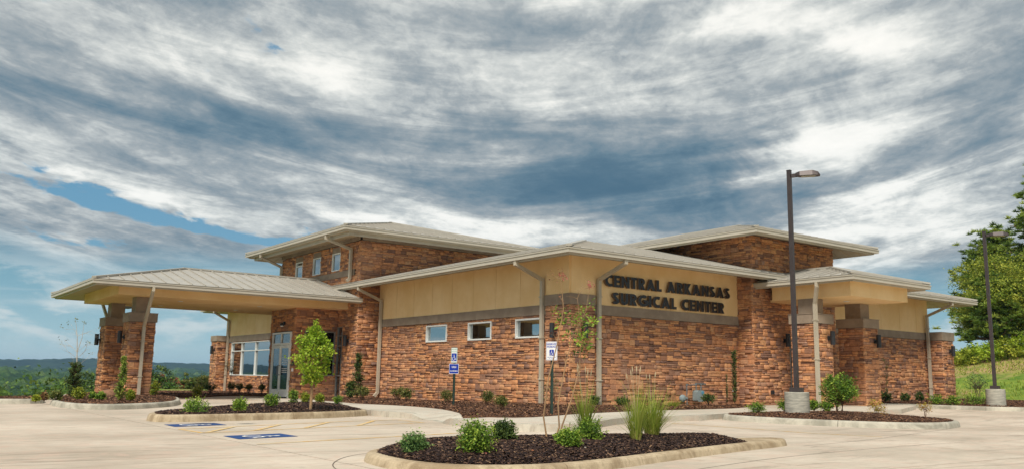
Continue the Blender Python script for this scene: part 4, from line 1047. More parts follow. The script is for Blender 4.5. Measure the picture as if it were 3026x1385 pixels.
JOINT = plain('joint_sealant', S(96, 84, 74), .9, .25, 6.)
for pts in JOINTS:
    strip('expansion_joint', smooth_poly(pts, 2, False), .011, JOINT, MARK, .0028)
ISA = [('disc', (.50, .88), .075), ('poly', [(.50, .80), (.50, .46), (.70, .46), (.82, .14), (.90, .17)], .075), ('poly', [(.50, .64), (.68, .64)], .06),
       ('poly', [(.50 + .27 * math.cos(R(a)) - .06, .30 + .25 * math.sin(R(a))) for a in range(118, 372, 14)], .07)]
def isa(frame, size, m, parent, name='wheelchair_symbol', th=.002):
    O, U, V = [Vector(q) for q in frame]; U.normalize(); V.normalize(); N = U.cross(V); mb = MB(); lay = 0
    for k, a, b in ISA:
        off = N * (lay * .0006)
        if k == 'disc':
            mb.prism([O + (U * (a[0] + b * math.cos(t * .5236)) + V * (a[1] + b * math.sin(t * .5236))) * size + off for t in range(12)], N * th)
        else:
            P = [Vector(q) for q in a]; L, R_ = [], []
            for i in range(len(P)):
                d = (P[min(i + 1, len(P) - 1)] - P[max(i - 1, 0)]).normalized(); q = Vector((-d.y, d.x)) * b / 2; L.append(P[i] + q); R_.append(P[i] - q)
            for i in range(len(P) - 1):
                lay += 1; off = N * (lay * .0003)
                mb.prism([O + (U * p.x + V * p.y) * size + off for p in (L[i], R_[i], R_[i + 1], L[i + 1])], N * th)
        lay += 1
    return mb.build(name, m, parent)
for quad in ([(4.42, 16.33), (4.40, 15.58), (5.40, 15.90), (5.40, 16.62)], [(4.40, 13.10), (4.38, 12.36), (5.38, 12.64), (5.38, 13.36)]):
    o = mesh_obj('blue_square', [(x, y, gz(x, y) + .004) for x, y in quad], [(0, 1, 2, 3)], ROADBLUE, MARK)
    O = Vector((quad[1][0] + .06, quad[1][1] - .0, .008)); U = Vector((quad[2][0] - quad[1][0], quad[2][1] - quad[1][1], 0)); V = Vector((quad[0][0] - quad[1][0], quad[0][1] - quad[1][1], 0))
    # the symbol stands along the bay: its top points to the kerb
    isa((O + V * .84 + U * .10, -V, U), .68, ROADWHITE, o)

# ---------------------------------------------------------------- land beyond the lot
def edge_y(x):
    return 30.2 if x < 4.2 else 30.2 + (44 - 30.2) * sm((x - 4.2) / 5) if x < 9.2 else 44 + (62 - 44) * sm((x - 9.2) / 7)
def land(x, y):
    d = y - edge_y(x); z = gz(min(x, 48), min(y, 45)) - .06
    if d > 0: z -= 3.2 * sm(d / 22) + .16 * max(0, min(d, 160) - 6)
    if d > 0: z = max(z, -21 - 3 * math.sin(x * .006 + 1) * math.sin(y * .004))
    # the grassy bank on the right
    e = (x - 40.5 - .10 * max(0, y - 18)); f = sm((42 - y) / 16) if y > 26 else 1
    if e > 0: z += (.19 * min(e, 17) + .05 * max(0, e - 17)) * f
    return z
def m_land(w):
    v = wpos(w); n = w.noise(v, .35, 6, .65, .4); n2 = w.noise(v, 14, 5, .7); n3 = w.noise(v, 1.4, 5, .6)
    g_ = w.mix(w.maprange(n3, .35, .65), S(88, 118, 46), S(128, 146, 62)); dry = w.mix(w.maprange(n2, .4, .65), S(150, 128, 88), S(188, 162, 120))
    sx_ = w.new('ShaderNodeSeparateXYZ'); w.l.new(v, sx_.inputs[0]); up_ = w.maprange(sx_.outputs[0], 45, 52, 0, .22)
    c = w.mix(w.maprange(w.math('ADD', n, up_), .48, .66), g_, dry); c = w.mix(w.maprange(n2, .55, .75, 0, .4), c, S(70, 72, 34))
    w.l.new(c, w.p.inputs['Base Color']); w.p.inputs['Roughness'].default_value = .95; w.p.inputs['Specular IOR Level'].default_value = .1; bump(w, n2, .7, .05)
LAND = mat('grassy_land', m_land)
def grid_mesh(name, xs, ys, zf, m):
    v = np.array([(x, y, zf(x, y)) for y in ys for x in xs], dtype=np.float32); nx = len(xs)
    f = np.array([(j * nx + i, j * nx + i + 1, (j + 1) * nx + i + 1, (j + 1) * nx + i) for j in range(len(ys) - 1) for i in range(nx - 1)])
    return mesh_obj(name, v, f, m, smooth=True)
def geo(a, b, s0, r): 
    o = [a]; s = s0
    while o[-1] < b: o.append(min(b, o[-1] + s)); s *= r
    return o
xs = [-x for x in reversed(geo(10, 5000, 6, 1.16))] + list(np.arange(-8, 76, 2.0)) + geo(78, 5000, 6, 1.16)
ys = [-y for y in reversed(geo(12, 3000, 6, 1.2))] + list(np.arange(-10, 76, 2.0)) + geo(78, 6000, 6, 1.16)
lg = grid_mesh('ground', xs, ys, land, LAND); lg['kind'] = 'structure'
# ridge on the horizon, wooded
def ridge_h(a, r):
    s = math.sin
    h = 31 + 5 * s(a * 9 + .6) + 4 * s(a * 23 + 2) + 2.5 * s(a * 51)
    return -22 + (h + 22) * sm((r - 2300) / 700) - 20 * sm((r - 3300) / 900)
def ridge():
    A = np.linspace(R(20), R(200), 720); Rr = [2200, 2320, 2440, 2560, 2680, 2780, 2880, 2960, 3040, 3150, 3300, 3600, 4200]; v = []
    rr = np.random.default_rng(4)
    bumps = rr.random((len(Rr), len(A)))
    for j, r in enumerate(Rr):
        for i, a in enumerate(A):
            v.append((r * math.cos(a), r * math.sin(a), ridge_h(a, r) + (bumps[j, i] * 5 if 0 < j < len(Rr) - 1 else 0)))
    n = len(A); f = [(j * n + i, j * n + i + 1, (j + 1) * n + i + 1, (j + 1) * n + i) for j in range(len(Rr) - 1) for i in range(n - 1)]
    def mm(w):
        v_ = wpos(w); n_ = w.noise(w.vmath('MULTIPLY', v_, (1, 1, 3)), .02, 8, .7); w.l.new(w.mix(w.maprange(n_, .4, .6), S(16, 30, 26), S(46, 62, 42)), w.p.inputs['Base Color']); w.p.inputs['Roughness'].default_value = .95
        w.p.inputs['Specular IOR Level'].default_value = 0
    o = mesh_obj('far_hills', np.array(v, dtype=np.float32), np.array(f), mat('far_wood', mm), smooth=False); o['kind'] = 'structure'
ridge()
# valley woods: thousands of crowns, one mass
def ico(sub):
    import bmesh
    b = bmesh.new(); bmesh.ops.create_icosphere(b, subdivisions=sub, radius=1); v = np.array([x.co[:] for x in b.verts]); f = np.array([[q.index for q in x.verts] for x in b.faces]); b.free(); return v, f
def valley_wood():
    r_ = np.random.default_rng(8); V0, F0 = ico(2); V1, F1 = ico(3); vs, fs, ts = [], [], []; base = 0; n = 0
    for a_deg in np.arange(54, 142, .0001):
        break
    cand = []
    r = 95.
    while r < 2350:
        sp = 6.5 if r < 350 else 6.5 + (r - 350) * .018
        da = sp / r; a = R(52) + r_.random() * da
        while a < R(140):
            cand.append((r + r_.uniform(-.4, .4) * sp, a + r_.uniform(-.4, .4) * da, sp)); a += da
        r += sp * (.85 if r < 600 else 1.3)
    for r, a, sp in cand:
        x, y = r * math.cos(a), r * math.sin(a); d = y - edge_y(x)
        if d < 58: continue
        g_ = land(x, y); s = sp * r_.uniform(.55, .85); h = r_.uniform(5.5, 8.5)
        V, F = (V1, F1) if r < 420 else (V0, F0)
        ph = r_.uniform(0, 50, 3); vv = V * np.array([s, s, s * r_.uniform(.75, 1.1)])
        nz = np.sin(V[:, 0] * 5 + ph[0]) * np.sin(V[:, 1] * 5 + ph[1]) * .16 + np.sin(V[:, 2] * 8 + ph[2] + V[:, 0] * 7) * .10 + r_.uniform(-.09, .09, len(V))
        vv = vv * (1 + nz)[:, None] + np.array([x, y, g_ + h - s * .3])
        vs.append(vv); fs.append(F + base); base += len(V); ts.append(np.full(len(F), r_.random()) * .75 + r_.random(len(F)) * .25); n += 1
    def mm(w):
        a = w.new('ShaderNodeAttribute', attribute_name='tone'); v_ = wpos(w); n_ = w.noise(v_, .9, 6, .75)
        c = w.ramp(a.outputs['Fac'], [(0, S(30, 54, 26)), (.5, S(58, 88, 36)), (.85, S(92, 118, 48)), (1, S(122, 132, 60))]); c = w.mix(w.maprange(n_, .42, .6, .7, 0), c, S(20, 36, 18))
        w.l.new(c, w.p.inputs['Base Color']); w.p.inputs['Roughness'].default_value = .9; w.p.inputs['Specular IOR Level'].default_value = .1; bump(w, n_, 1., .8)
    o = mesh_obj('valley_wood', np.concatenate(vs), np.concatenate(fs), mat('valley_crowns', mm), tone=np.concatenate(ts)); o['kind'] = 'stuff'; print('crowns', n, 'faces', sum(len(f) for f in fs))
valley_wood()

# ---------------------------------------------------------------- plants
def leaves(name, c, nrm_spread, n, size, m, parent, seed, asp=.45, up_bias=.3, tone=None, droop=0.):
    """c: (n,3) leaf centres"""
    r_ = np.random.default_rng(seed); n = len(c)
    d = r_.normal(size=(n, 3)); d[:, 2] = d[:, 2] * .6 + up_bias - droop; d /= np.linalg.norm(d, axis=1)[:, None]
    e = r_.normal(size=(n, 3)); e -= (e * d).sum(1)[:, None] * d; e /= np.linalg.norm(e, axis=1)[:, None]
    L = size * r_.uniform(.6, 1.3, n); W = L * asp
    v = np.stack([c - d * (L * .5)[:, None], c + e * (W * .5)[:, None], c + d * (L * .5)[:, None], c - e * (W * .5)[:, None]], 1).reshape(-1, 3)
    f = (np.arange(n) * 4)[:, None] + np.array([[0, 1, 2, 3]])
    t = r_.random(n) if tone is None else np.clip(tone + r_.normal(0, .14, n), 0, 1)
    o = mesh_obj(name, v, f, m, parent, tone=t); o['kind'] = 'stuff'; return o
def clump_points(r_, K, cen, rad, per, spread, shell=.75, flat=0., zmin=None):
    """centres of leaves: K clumps spread through an ellipsoid"""
    d = r_.normal(size=(K, 3)); d /= np.linalg.norm(d, axis=1)[:, None]; q = r_.random(K) ** .4
    q = np.maximum(q, shell * r_.random(K)); cc = d * q[:, None] * np.array(rad)
    if flat: cc[:, 2] = np.abs(cc[:, 2]) * (1 - flat) + cc[:, 2] * flat
    pts = cc[:, None, :] + r_.normal(size=(K, per, 3)) * spread * (.7 + .6 * r_.random((K, 1, 1)))
    tone = np.repeat(r_.uniform(.15, .85, K), per)
    p = pts.reshape(-1, 3) + np.array(cen)
    if zmin is not None: p[:, 2] = np.maximum(p[:, 2], zmin + .01 * r_.random(len(p)))
    return p, tone, cc + np.array(cen)
def shrub(kind, x, y, z, w_, h, label, seed):
    r_ = np.random.default_rng(seed); t = thing('shrub', label, 'shrub', (x, y, z), None)
    stems = MB(); near = math.hypot(x, y) < 12; far_ = math.hypot(x, y) > 26
    ls = .026 if near else (.034 if not far_ else .05)
    cfg = {'round_shrub': ('green', .52, .52, 0.5), 'yellow_shrub': ('yellow', .5, .5, .5), 'loose_shrub': ('green', .5, .5, .5), 'bare_leg_shrub': ('olive', .30, .66, .5), 'ball_shrub': ('dark', .5, .5, .5), 'brown_shrub': ('brown', .5, .5, .5)}[kind]
    lm, rz, cz, _ = cfg
    if 'blue-green' in label or 'darker' in label: lm = 'bluegreen' if 'blue-green' in label else 'green'
    if label.startswith('dark') and kind != 'ball_shrub': lm = 'dark'
    if 'olive' in label: lm = 'olive'
    rx = w_ * .43; K = int((150 if near else 80 if not far_ else 50) * (1.25 if kind == 'ball_shrub' else .6 if kind == 'loose_shrub' else 1)); per = 26 if near else 16
    sp = w_ * (.055 if kind == 'ball_shrub' else .08)
    p, tone, cc = clump_points(r_, K, (x, y, z + h * cz), (rx, rx, h * rz * .95), per, sp, .8, 0, z + .015)
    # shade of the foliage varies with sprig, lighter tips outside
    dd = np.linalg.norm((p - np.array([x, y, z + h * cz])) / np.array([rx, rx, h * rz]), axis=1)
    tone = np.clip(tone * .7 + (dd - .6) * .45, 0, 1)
    # shoots that break the outline
    for _ in range(26 if near else 14):
        c_ = cc[r_.integers(len(cc))]; d = c_ - np.array([x, y, z]); d = d / (np.linalg.norm(d) + 1e-6)
        d = d + r_.normal(size=3) * .35; L = w_ * r_.uniform(.10, .26); k = 12
        q = c_ + d * np.linspace(0, L, k)[:, None] + r_.normal(size=(k, 3)) * w_ * .012
        p = np.concatenate([p, q]); tone = np.concatenate([tone, np.full(k, r_.uniform(.4, 1))])
        stems.tube([c_, c_ + d * L * .9], .0022 if near else .004, 3, False)
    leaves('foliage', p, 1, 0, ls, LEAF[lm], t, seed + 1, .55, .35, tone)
    for k in range(9 if kind != 'bare_leg_shrub' else 14):
        a = r_.uniform(0, 6.283); q = cc[r_.integers(len(cc))]
        b0 = Vector((x + .04 * w_ * math.cos(a), y + .04 * w_ * math.sin(a), z - .02)); e_ = Vector(q); m_ = b0.lerp(e_, .5) + Vector((r_.normal() * .03, r_.normal() * .03, .03)) * w_
        stems.tube([b0, m_, e_], [w_ * .018, w_ * .012, w_ * .005], 4, False)
    o = stems.build('stem', TWIG, t); o['kind'] = 'stuff'
    return t

SHRUBS=[
('round_shrub',4.68,8.02,0.2,0.29,0.18,'small blue-green shrub at the left tip of the near kerbed island'),
('round_shrub',5.03,7.4,0.2,0.4,0.3,'largest light green shrub, spreading at the left of the near island'),
('round_shrub',5.72,7.86,0.2,0.29,0.21,'darker green shrub touching the back right of the largest island shrub'),
('round_shrub',6.24,7.4,0.2,0.3,0.18,'low dense round shrub just right of the bare crape myrtle stems'),
('loose_shrub',6.98,7.92,0.2,0.38,0.22,'sprawling bright green shrub at the foot of the thin feathery grass'),
('round_shrub',4.96,16.35,0.22,0.50,0.21,'wide low shrub at the left end of the island beside the blue parking squares'),
('round_shrub',5.66,16.08,0.25,0.29,0.21,'small round shrub second from the left end of the middle island'),
('round_shrub',7.20,18.45,0.25,0.36,0.25,'light green shrub below the glass entrance doors'),
('round_shrub',8.81,21.15,0.22,0.34,0.31,'leafy green shrub just left of the young tree trunk on the middle island'),
('yellow_shrub',9.49,21.95,0.22,0.30,0.25,'yellow-green shrub with pale dry stems left of the young tree trunk'),
('yellow_shrub',9.79,21.74,0.20,0.28,0.26,'bright yellow-green shrub just right of the young tree trunk'),
('loose_shrub',10.09,21.27,0.18,0.30,0.23,'tiny loose shrub at the right end of the middle island'),
('bare_leg_shrub',13.51,26.64,0.14,0.56,0.42,'olive shrub with brown stems in front of the tall dark juniper'),
('bare_leg_shrub',14.66,26.28,0.14,0.57,0.42,'first of two shrubs under the left end of the tan wall, nearer the downspout'),
('bare_leg_shrub',13.79,24.14,0.14,0.44,0.43,'second of two shrubs under the left end of the tan wall, farther from the downspout'),
('bare_leg_shrub',13.71,21.67,0.14,0.45,0.45,'bushy shrub directly behind the blue accessible parking sign post'),
('bare_leg_shrub',13.64,19.54,0.14,0.42,0.47,'taller leggy shrub under the middle window of the stone wall'),
('bare_leg_shrub',12.30,17.07,0.14,0.34,0.39,'shorter leggy shrub right of the one under the middle window'),
('bare_leg_shrub',17.53,19.61,0.14,0.34,0.33,'dark little shrub at the foot of the downspout below the wall lettering'),
('bare_leg_shrub',18.07,19.00,0.14,0.40,0.30,'dark shrub against the stone wall behind the tall green grass'),
('bare_leg_shrub',21.71,18.87,0.16,0.47,0.43,'dark shrub standing directly right of the gas meter'),
('round_shrub',18.78,14.71,0.17,0.51,0.25,'low bright shrub at the left end of the island with the big lamp base'),
('round_shrub',20.35,15.02,0.20,0.41,0.27,'small shrub half hidden behind the left side of the big lamp base'),
('round_shrub',21.72,15.05,0.20,0.32,0.28,'narrow shrub close to the right side of the big lamp base'),
('round_shrub',21.59,14.58,0.20,0.47,0.27,'low shrub between the big lamp base and the round multi-stem bush'),
('ball_shrub',31.38,18.56,0.30,0.44,0.42,'leftmost of three dark clipped balls below the far stone wing wall'),
('ball_shrub',32.37,18.36,0.32,0.36,0.36,'middle of three dark clipped balls below the far stone wing wall'),
('ball_shrub',33.60,18.47,0.34,0.40,0.40,'rightmost of three dark clipped balls below the far stone wing wall'),
('round_shrub',30.72,16.30,0.29,0.55,0.34,'green shrub at the foot of the far right downspout and pillar'),
('round_shrub',30.93,15.82,0.29,0.55,0.31,'green shrub between the far stone pillar and the small grey tree'),
('round_shrub',31.60,15.41,0.30,0.81,0.32,'widest green shrub, left of the far lamp base'),
('brown_shrub',4.07,26.74,0.13,0.26,0.21,'brownish rounded shrub on the far left bed'),
('round_shrub',4.29,26.40,0.14,0.40,0.23,'olive green dome shrub on the far left bed beside the brown one'),
('yellow_shrub',3.74,25.88,0.12,0.21,0.17,'tiny light green shrub left of the brown dome shrub'),
('yellow_shrub',4.91,26.70,0.15,0.39,0.34,'yellow-green shrub right of the thin bare-topped tree'),
('round_shrub',5.21,26.39,0.15,0.24,0.20,'low green shrub just left of the brown boulder'),
('round_shrub',5.34,26.08,0.15,0.26,0.22,'low green shrub touching the brown boulder'),
('yellow_shrub',5.96,25.47,0.15,0.26,0.31,'yellowish shrub between the small fir and the portico downspout'),
('yellow_shrub',8.54,33.06,0.07,0.39,0.56,'bright green shrub right of the front portico pillar'),
('round_shrub',2.95,27.95,0.13,0.34,0.24,'dark green shrub at the left edge of the lot'),
('bare_leg_shrub',13.99,40.89,0.02,0.41,0.54,'leftmost leggy shrub under the wide office window'),
('bare_leg_shrub',14.40,41.01,0.02,0.41,0.51,'second leggy shrub under the wide office window, counted from the left'),
('bare_leg_shrub',14.51,40.14,0.03,0.44,0.47,'third leggy shrub under the wide office window, counted from the left'),
('bare_leg_shrub',14.86,39.37,0.03,0.37,0.50,'leggy shrub under the right end of the wide office window'),
('bare_leg_shrub',12.91,40.57,0.02,0.59,0.48,'dark shrub left of the pillar beside the wide office window'),
('yellow_shrub',10.99,36.12,0.05,0.54,0.34,'bright yellow-green mound shrub beyond the drive, left of the far pillar'),
('loose_shrub',12.74,41.42,0.02,0.66,0.94,'sparse grey-olive bush beyond the drive, left of the far pillar'),
]
for i, (k, x, y, z, w_, h, lab) in enumerate(SHRUBS):
    if i < 5: z = Z1(x, y)
    shrub(k, x, y, z - .01, w_, h, lab, 100 + i)
def branchy(mb, base, d0, L, rad, depth, r_, spread=.6, tips=None, kids=3, curve=.12, shrink=.68):
    P = [Vector(base)]; d = Vector(d0).normalized(); n = 4
    for i in range(n):
        d = (d + Vector(r_.normal(size=3)) * curve).normalized(); P.append(P[-1] + d * L / n)
    mb.tube(P, [rad * (1 - .45 * i / n) for i in range(n + 1)], 6 if rad > .02 else 4, False)
    if depth == 0:
        if tips is not None: tips.append((P[-1], d))
        return
    for k in range(kids):
        q = P[r_.integers(2, n + 1)] if k else P[-1]; dd = (d + Vector(r_.normal(size=3)) * spread).normalized()
        branchy(mb, q, dd, L * shrink * r_.uniform(.8, 1.15), rad * .52, depth - 1, r_, spread, tips, kids, curve, shrink)
def put_leaves(tips, per, sp, size, m, parent, seed, asp=.5, name='foliage', tmul=1., ub=.1):
    r_ = np.random.default_rng(seed); c = np.array([tuple(p) for p, _ in tips]); n = len(c)
    p = (c[:, None] + r_.normal(size=(n, per, 3)) * sp).reshape(-1, 3); t = np.repeat(r_.uniform(.1, .9, n), per) * tmul
    return leaves(name, p, 1, 0, size, m, parent, seed, asp, ub, t)

# young maple-like tree on the middle island
def young_tree():
    x, y = 8.07, 18.38; z = Z2(x, y); r_ = np.random.default_rng(21); t = thing('young_tree', 'young leafy light green tree with pale slim trunk on the middle island', 'tree', (x, y, z))
    tr = MB(); tr.tube([(x, y, z - .05), (x + .01, y, z + .5), (x - .005, y, z + .95), (x + .02, y, z + 1.45), (x + .03, y - .01, z + 1.8)], [.034, .028, .024, .015, .007], 10)
    trunk = tr.build('trunk', PALEBARK, t); br = MB(); tips = []
    pr_ = [(.72, .28), (.82, .42), (.95, .52), (1.06, .56), (1.2, .53), (1.34, .45), (1.47, .36), (1.58, .27), (1.70, .17), (1.82, .10)]
    for h, rad in pr_:
        for k in range(7):
            a = r_.uniform(0, 6.283); L = rad * r_.uniform(.5, 1.2); d = Vector((math.cos(a), math.sin(a), .35 + .5 * r_.random()))
            branchy(br, (x + .015, y, z + h - .12), d, L * .62, .008, 1, r_, .5, tips, 4, .1, .65)
    br.build('branch', PALEBARK, t)
    put_leaves(tips, 18, .055, .062, LEAF['lime'], t, 22, .6)
    top = [(Vector((x + .03 + r_.normal() * .03, y + r_.normal() * .03, z + q)), None) for q in np.linspace(1.6, 1.98, 14)]
    put_leaves(top, 12, .03, .05, LEAF['lime'], t, 23, .6)
young_tree()
# crape myrtle: bare clay-coloured stems, leaves and pink flowers on top
def crape():
    x, y = 6.35, 7.81; z = Z1(x, y); t = thing('crape_myrtle', 'slender crape myrtle with bare clay stems and a few pink blossoms on top', 'tree', (x, y, z)); r_ = np.random.default_rng(31)
    # directions across the view: right, and up
    rr = Vector((rt.x, rt.y, 0)); tips = []; fl = []
    # px offsets from the base divided by ~294 px per metre
    K_ = 1.125; paths = [[(-.05, 0), (-.09, .22), (-.045, .60), (.04, .95), (.10, 1.30), (.07, 1.60)], [(.02, 0), (.07, .12), (.055, .35), (.13, .75), (.20, 1.02), (.33, 1.28), (.37, 1.52)],
             [(.06, 0), (.10, .14), (.20, .42), (.27, .70), (.29, .98), (.27, 1.22), (.25, 1.42)]]
    for k, pth in enumerate(paths):
        st = MB()
        P = [Vector((x, y, z)) + rr * a * K_ + Vector((0, 0, b * K_ - (.02 if i == 0 else 0))) + Vector((fw.x, fw.y, 0)) * (.05 * (k - 1) * b) for i, (a, b) in enumerate(pth)]
        st.tube(P, [.011, .0095, .008, .006, .004, .0025, .0018][:len(P)], 8)
        for q in P[3:]:
            for j in range(3): branchy(st, q, Vector(r_.normal(size=3)) * .5 + Vector((0, 0, .8)), .10, .003, 1, r_, .6, tips, 2)
        st.build('stem', PALEBARK, t)
        if k < 2: fl.append((P[-1] + Vector((0, 0, .06)), None)); fl.append((P[-1] + rr * .03 + Vector((0, 0, .02)), None)); tips.append((P[-1], None))
    tips2 = [(Vector((x, y, z)) + rr * (.33 + r_.normal() * .075) + Vector((0, 0, 1.22 + r_.normal() * .16)) + Vector((fw.x, fw.y, 0)) * r_.normal() * .1, None) for _ in range(26)]
    tips2 += [(Vector((x, y, z)) + rr * (.11 + r_.normal() * .05) + Vector((0, 0, 1.38 + r_.normal() * .06)), None) for _ in range(7)]
    put_leaves(tips2, 15, .032, .04, LEAF['green'], t, 32, .5); put_leaves(tips[:30], 3, .02, .026, LEAF['rust'], t, 33, .5)
    put_leaves(fl, 26, .02, .018, LEAF['pink'], t, 34, .8, 'blossom')
crape()
# feathery ornamental grasses
def grass_clump(x, y, z, w_, h, n, label, seed, lean=(0, 0), m='grass', plumes=8, spread=.16):
    t = thing('grass_clump', label, 'ornamental grass', (x, y, z)); r_ = np.random.default_rng(seed); k = 7; V, F, T = [], [], []
    for i in range(n):
        a = r_.uniform(0, 6.283); q = r_.random() ** .5; bx, by = x + w_ * q * math.cos(a), y + w_ * q * math.sin(a)
        H = h * r_.uniform(.35, 1.05) ; out = spread * h * r_.uniform(.2, 1.5) * (1 if r_.random() < .85 else 2.2); a2 = a + r_.normal() * .7
        dx, dy = math.cos(a2) * out + lean[0] * h, math.sin(a2) * out + lean[1] * h; wd = r_.uniform(.0025, .0046); wx, wy = -math.sin(a2) * wd, math.cos(a2) * wd
        dr = r_.uniform(.0, .34) * (1 if r_.random() < .6 else 1.8); b = len(V)
        for j in range(k):
            s = j / (k - 1); zz = z + H * (s - dr * s ** 3); f_ = (1 - s ** 2) + .05; cx, cy = bx + dx * s ** 1.35, by + dy * s ** 1.35
            V += [(cx - wx * f_, cy - wy * f_, zz), (cx + wx * f_, cy + wy * f_, zz)]
        F += [(b + 2 * j, b + 2 * j + 1, b + 2 * j + 3, b + 2 * j + 2) for j in range(k - 1)]
        tt = r_.random(); T += [np.clip(tt * .75 + (.28 if j < 1 else 0) + .22 * (j / (k - 1)) ** 2, 0, 1) for j in range(k - 1)]
    o = mesh_obj('grass_blade', np.array(V), np.array(F), LEAF[m], t, tone=T); o['kind'] = 'stuff'
    for i in range(plumes):
        a = r_.uniform(0, 6.283); q = spread * h * r_.uniform(.1, .9); H = h * r_.uniform(1.0, 1.14); P = [(x, y, z), (x + q * .3 * math.cos(a) + lean[0] * h * .3, y + q * .3 * math.sin(a), z + H * .5), (x + q * math.cos(a) + lean[0] * h * .8, y + q * math.sin(a) + lean[1] * h * .8, z + H)]
        mb = MB(); mb.tube(P, [.002, .0018, .0012], 4, False); u_ = (Vector(P[2]) - Vector(P[1])).normalized(); e_ = Vector(P[2])
        mb.tube([e_ - u_ * .055, e_ - u_ * .03, e_, e_ + u_ * .03], [.002, .007, .006, .001], 6, False); mb.build('seed_plume', LEAF['plume'], t, tone=.5)
grass_clump(7.11, 8.12, Z1(7.11, 8.12), .055, .76, 220, 'thin sparse feathery grass between the crape myrtle and the thick clumps', 41, plumes=6, spread=.2)
grass_clump(7.72, 7.87, Z1(7.72, 7.87), .06, .78, 220, 'left one of the two thick tall green grass clumps', 42, plumes=5, spread=.22)
grass_clump(8.37, 8.24, Z1(8.37, 8.24), .085, .74, 480, 'right one of the two thick tall green grass clumps, the widest', 43, plumes=3, spread=.34)
grass_clump(19.57, 18.4, .15, .10, .30, 260, 'low arching grass tuft by the wall left of the gas meter', 44, plumes=0, spread=.9)
# upright conifers and single plants
def conifer(x, y, z, w_, h, m, label, seed, n=60, name='conifer', K=None, prof=lambda s: 1 - s, ls=.05, per=20, cat='conifer'):
    t = thing(name, label, cat, (x, y, z)); r_ = np.random.default_rng(seed); tr = MB(); tr.tube([(x, y, z - .05), (x, y, z + h * .5), (x + .01, y, z + h * .96)], [w_ * .05, w_ * .035, .005], 7); P = []; T = []
    for i in range(n):
        s = r_.random() ** .9; a = r_.uniform(0, 6.283); q = w_ * .5 * max(.04, prof(s)) * r_.uniform(.5, 1.1); c0 = np.array([x, y, z + h * (.04 + .92 * s)]); e = c0 + np.array([q * math.cos(a), q * math.sin(a), h * .06 + q * .3])
        tr.tube([Vector(c0), Vector(e)], [.006, .002], 4, False); k = per; u_ = np.linspace(.25, 1, k)[:, None]
        P.append(c0 + (e - c0) * u_ + r_.normal(size=(k, 3)) * w_ * .045); T.append(np.full(k, r_.uniform(.1, .9)))
    tr.build('trunk', TWIG, t); leaves('foliage', np.concatenate(P), 1, 0, ls, LEAF[m], t, seed, .35, .5, np.concatenate(T))
conifer(15.3, 30.6, .1, .62, 1.68, 'dark', 'tall dark irregular juniper against the stone pier', 51, 150, prof=lambda s: .95 - .55 * s if s < .5 else .55 * (1 - s) + .35, ls=.07)
conifer(14.85, 30.3, .1, .55, .60, 'dark', 'low dark juniper at the left foot of the tall one', 52, 90, prof=lambda s: 1 - .5 * s, ls=.07)
conifer(23.2, 19.05, .17, .24, 1.78, 'dark', 'narrow upright dark yew against the wall below the last sign letters', 53, 190, prof=lambda s: .7 + .3 * s - .6 * max(0, s - .75), ls=.05, per=14)
conifer(22.75, 19.0, .17, .16, 1.0, 'dark', 'short side shoot left of the narrow upright yew', 54, 40, prof=lambda s: .5, ls=.05, per=10)
conifer(5.59, 24.92, .12, .42, 1.17, 'pine', 'small young fir in front of the portico pillar', 55, 130, prof=lambda s: 1.0 - .8 * s, ls=.06)
conifer(32.54, 19.2, .3, .26, 1.7, 'dark', 'dark wispy upright plant between the right portico pillars', 56, 30, prof=lambda s: .4 + s * .5, ls=.06, per=8)
def round_tree(x, y, z, tz, w_, h, m, label, seed, stems=4, name='small_tree', K=90, per=22, ls=.05, bark=None, spread=.06, flat=.75, tree=True, cat='tree', rad=.018):
    t = thing(name, label, cat, (x, y, z)); r_ = np.random.default_rng(seed); c = (x, y, z + tz + (h - tz) * .5)
    p, tone, cc = clump_points(r_, K, c, (w_ * .5, w_ * .5, (h - tz) * .5), per, w_ * spread, .7)
    st = MB()
    for k in range(stems):
        a = 6.283 * k / stems + r_.random(); b0 = Vector((x + rad * 1.6 * math.cos(a), y + rad * 1.6 * math.sin(a), z - .04)); m_ = Vector((x + w_ * .10 * math.cos(a), y + w_ * .10 * math.sin(a), z + tz + .05))
        st.tube([b0, b0.lerp(m_, .5) + Vector((r_.normal() * .02, r_.normal() * .02, 0)), m_], [rad, rad * .85, rad * .7], 7, False)
        for q in cc[k::stems][:16]: st.tube([m_, m_.lerp(Vector(q), .55) + Vector((0, 0, .03)), Vector(q)], [rad * .5, rad * .3, rad * .12], 4, False)
    st.build('trunk' if stems == 1 else 'stem', bark or TWIG, t); leaves('foliage', p, 1, 0, ls, LEAF[m], t, seed, .4, .3, tone)
    return t
round_tree(19.42, 12.73, .18, .22, .86, 1.00, 'green', 'rounded multi-stem glossy green bush in the lamp island', 61, 5, 'large_shrub', 170, 26, .06, None, .05, cat='shrub', rad=.014)
round_tree(18.66, 11.29, .18, .10, .44, .40, 'nandina', 'larger yellow and orange nandina at the front edge of the lamp island', 62, 5, 'nandina', 36, 14, .04, None, .08, cat='shrub', rad=.006)
round_tree(21.35, 11.62, .16, .12, .34, .36, 'nandina', 'smaller yellow nandina at the right tip of the lamp island', 63, 4, 'nandina', 24, 14, .04, None, .08, cat='shrub', rad=.006)
round_tree(14.3, 23.14, .14, .95, .62, 1.48, 'brown', 'small standard tree with thin brown withered crown under the first wall window', 64, 1, 'withered_tree', 70, 12, .035, None, .07, rad=.012)
round_tree(14.61, 17.97, .14, .15, .62, .95, 'bluegreen', 'sparse twiggy grey-green bush at the near corner pillar', 65, 6, 'twiggy_bush', 60, 7, .035, None, .09, cat='shrub', rad=.007)
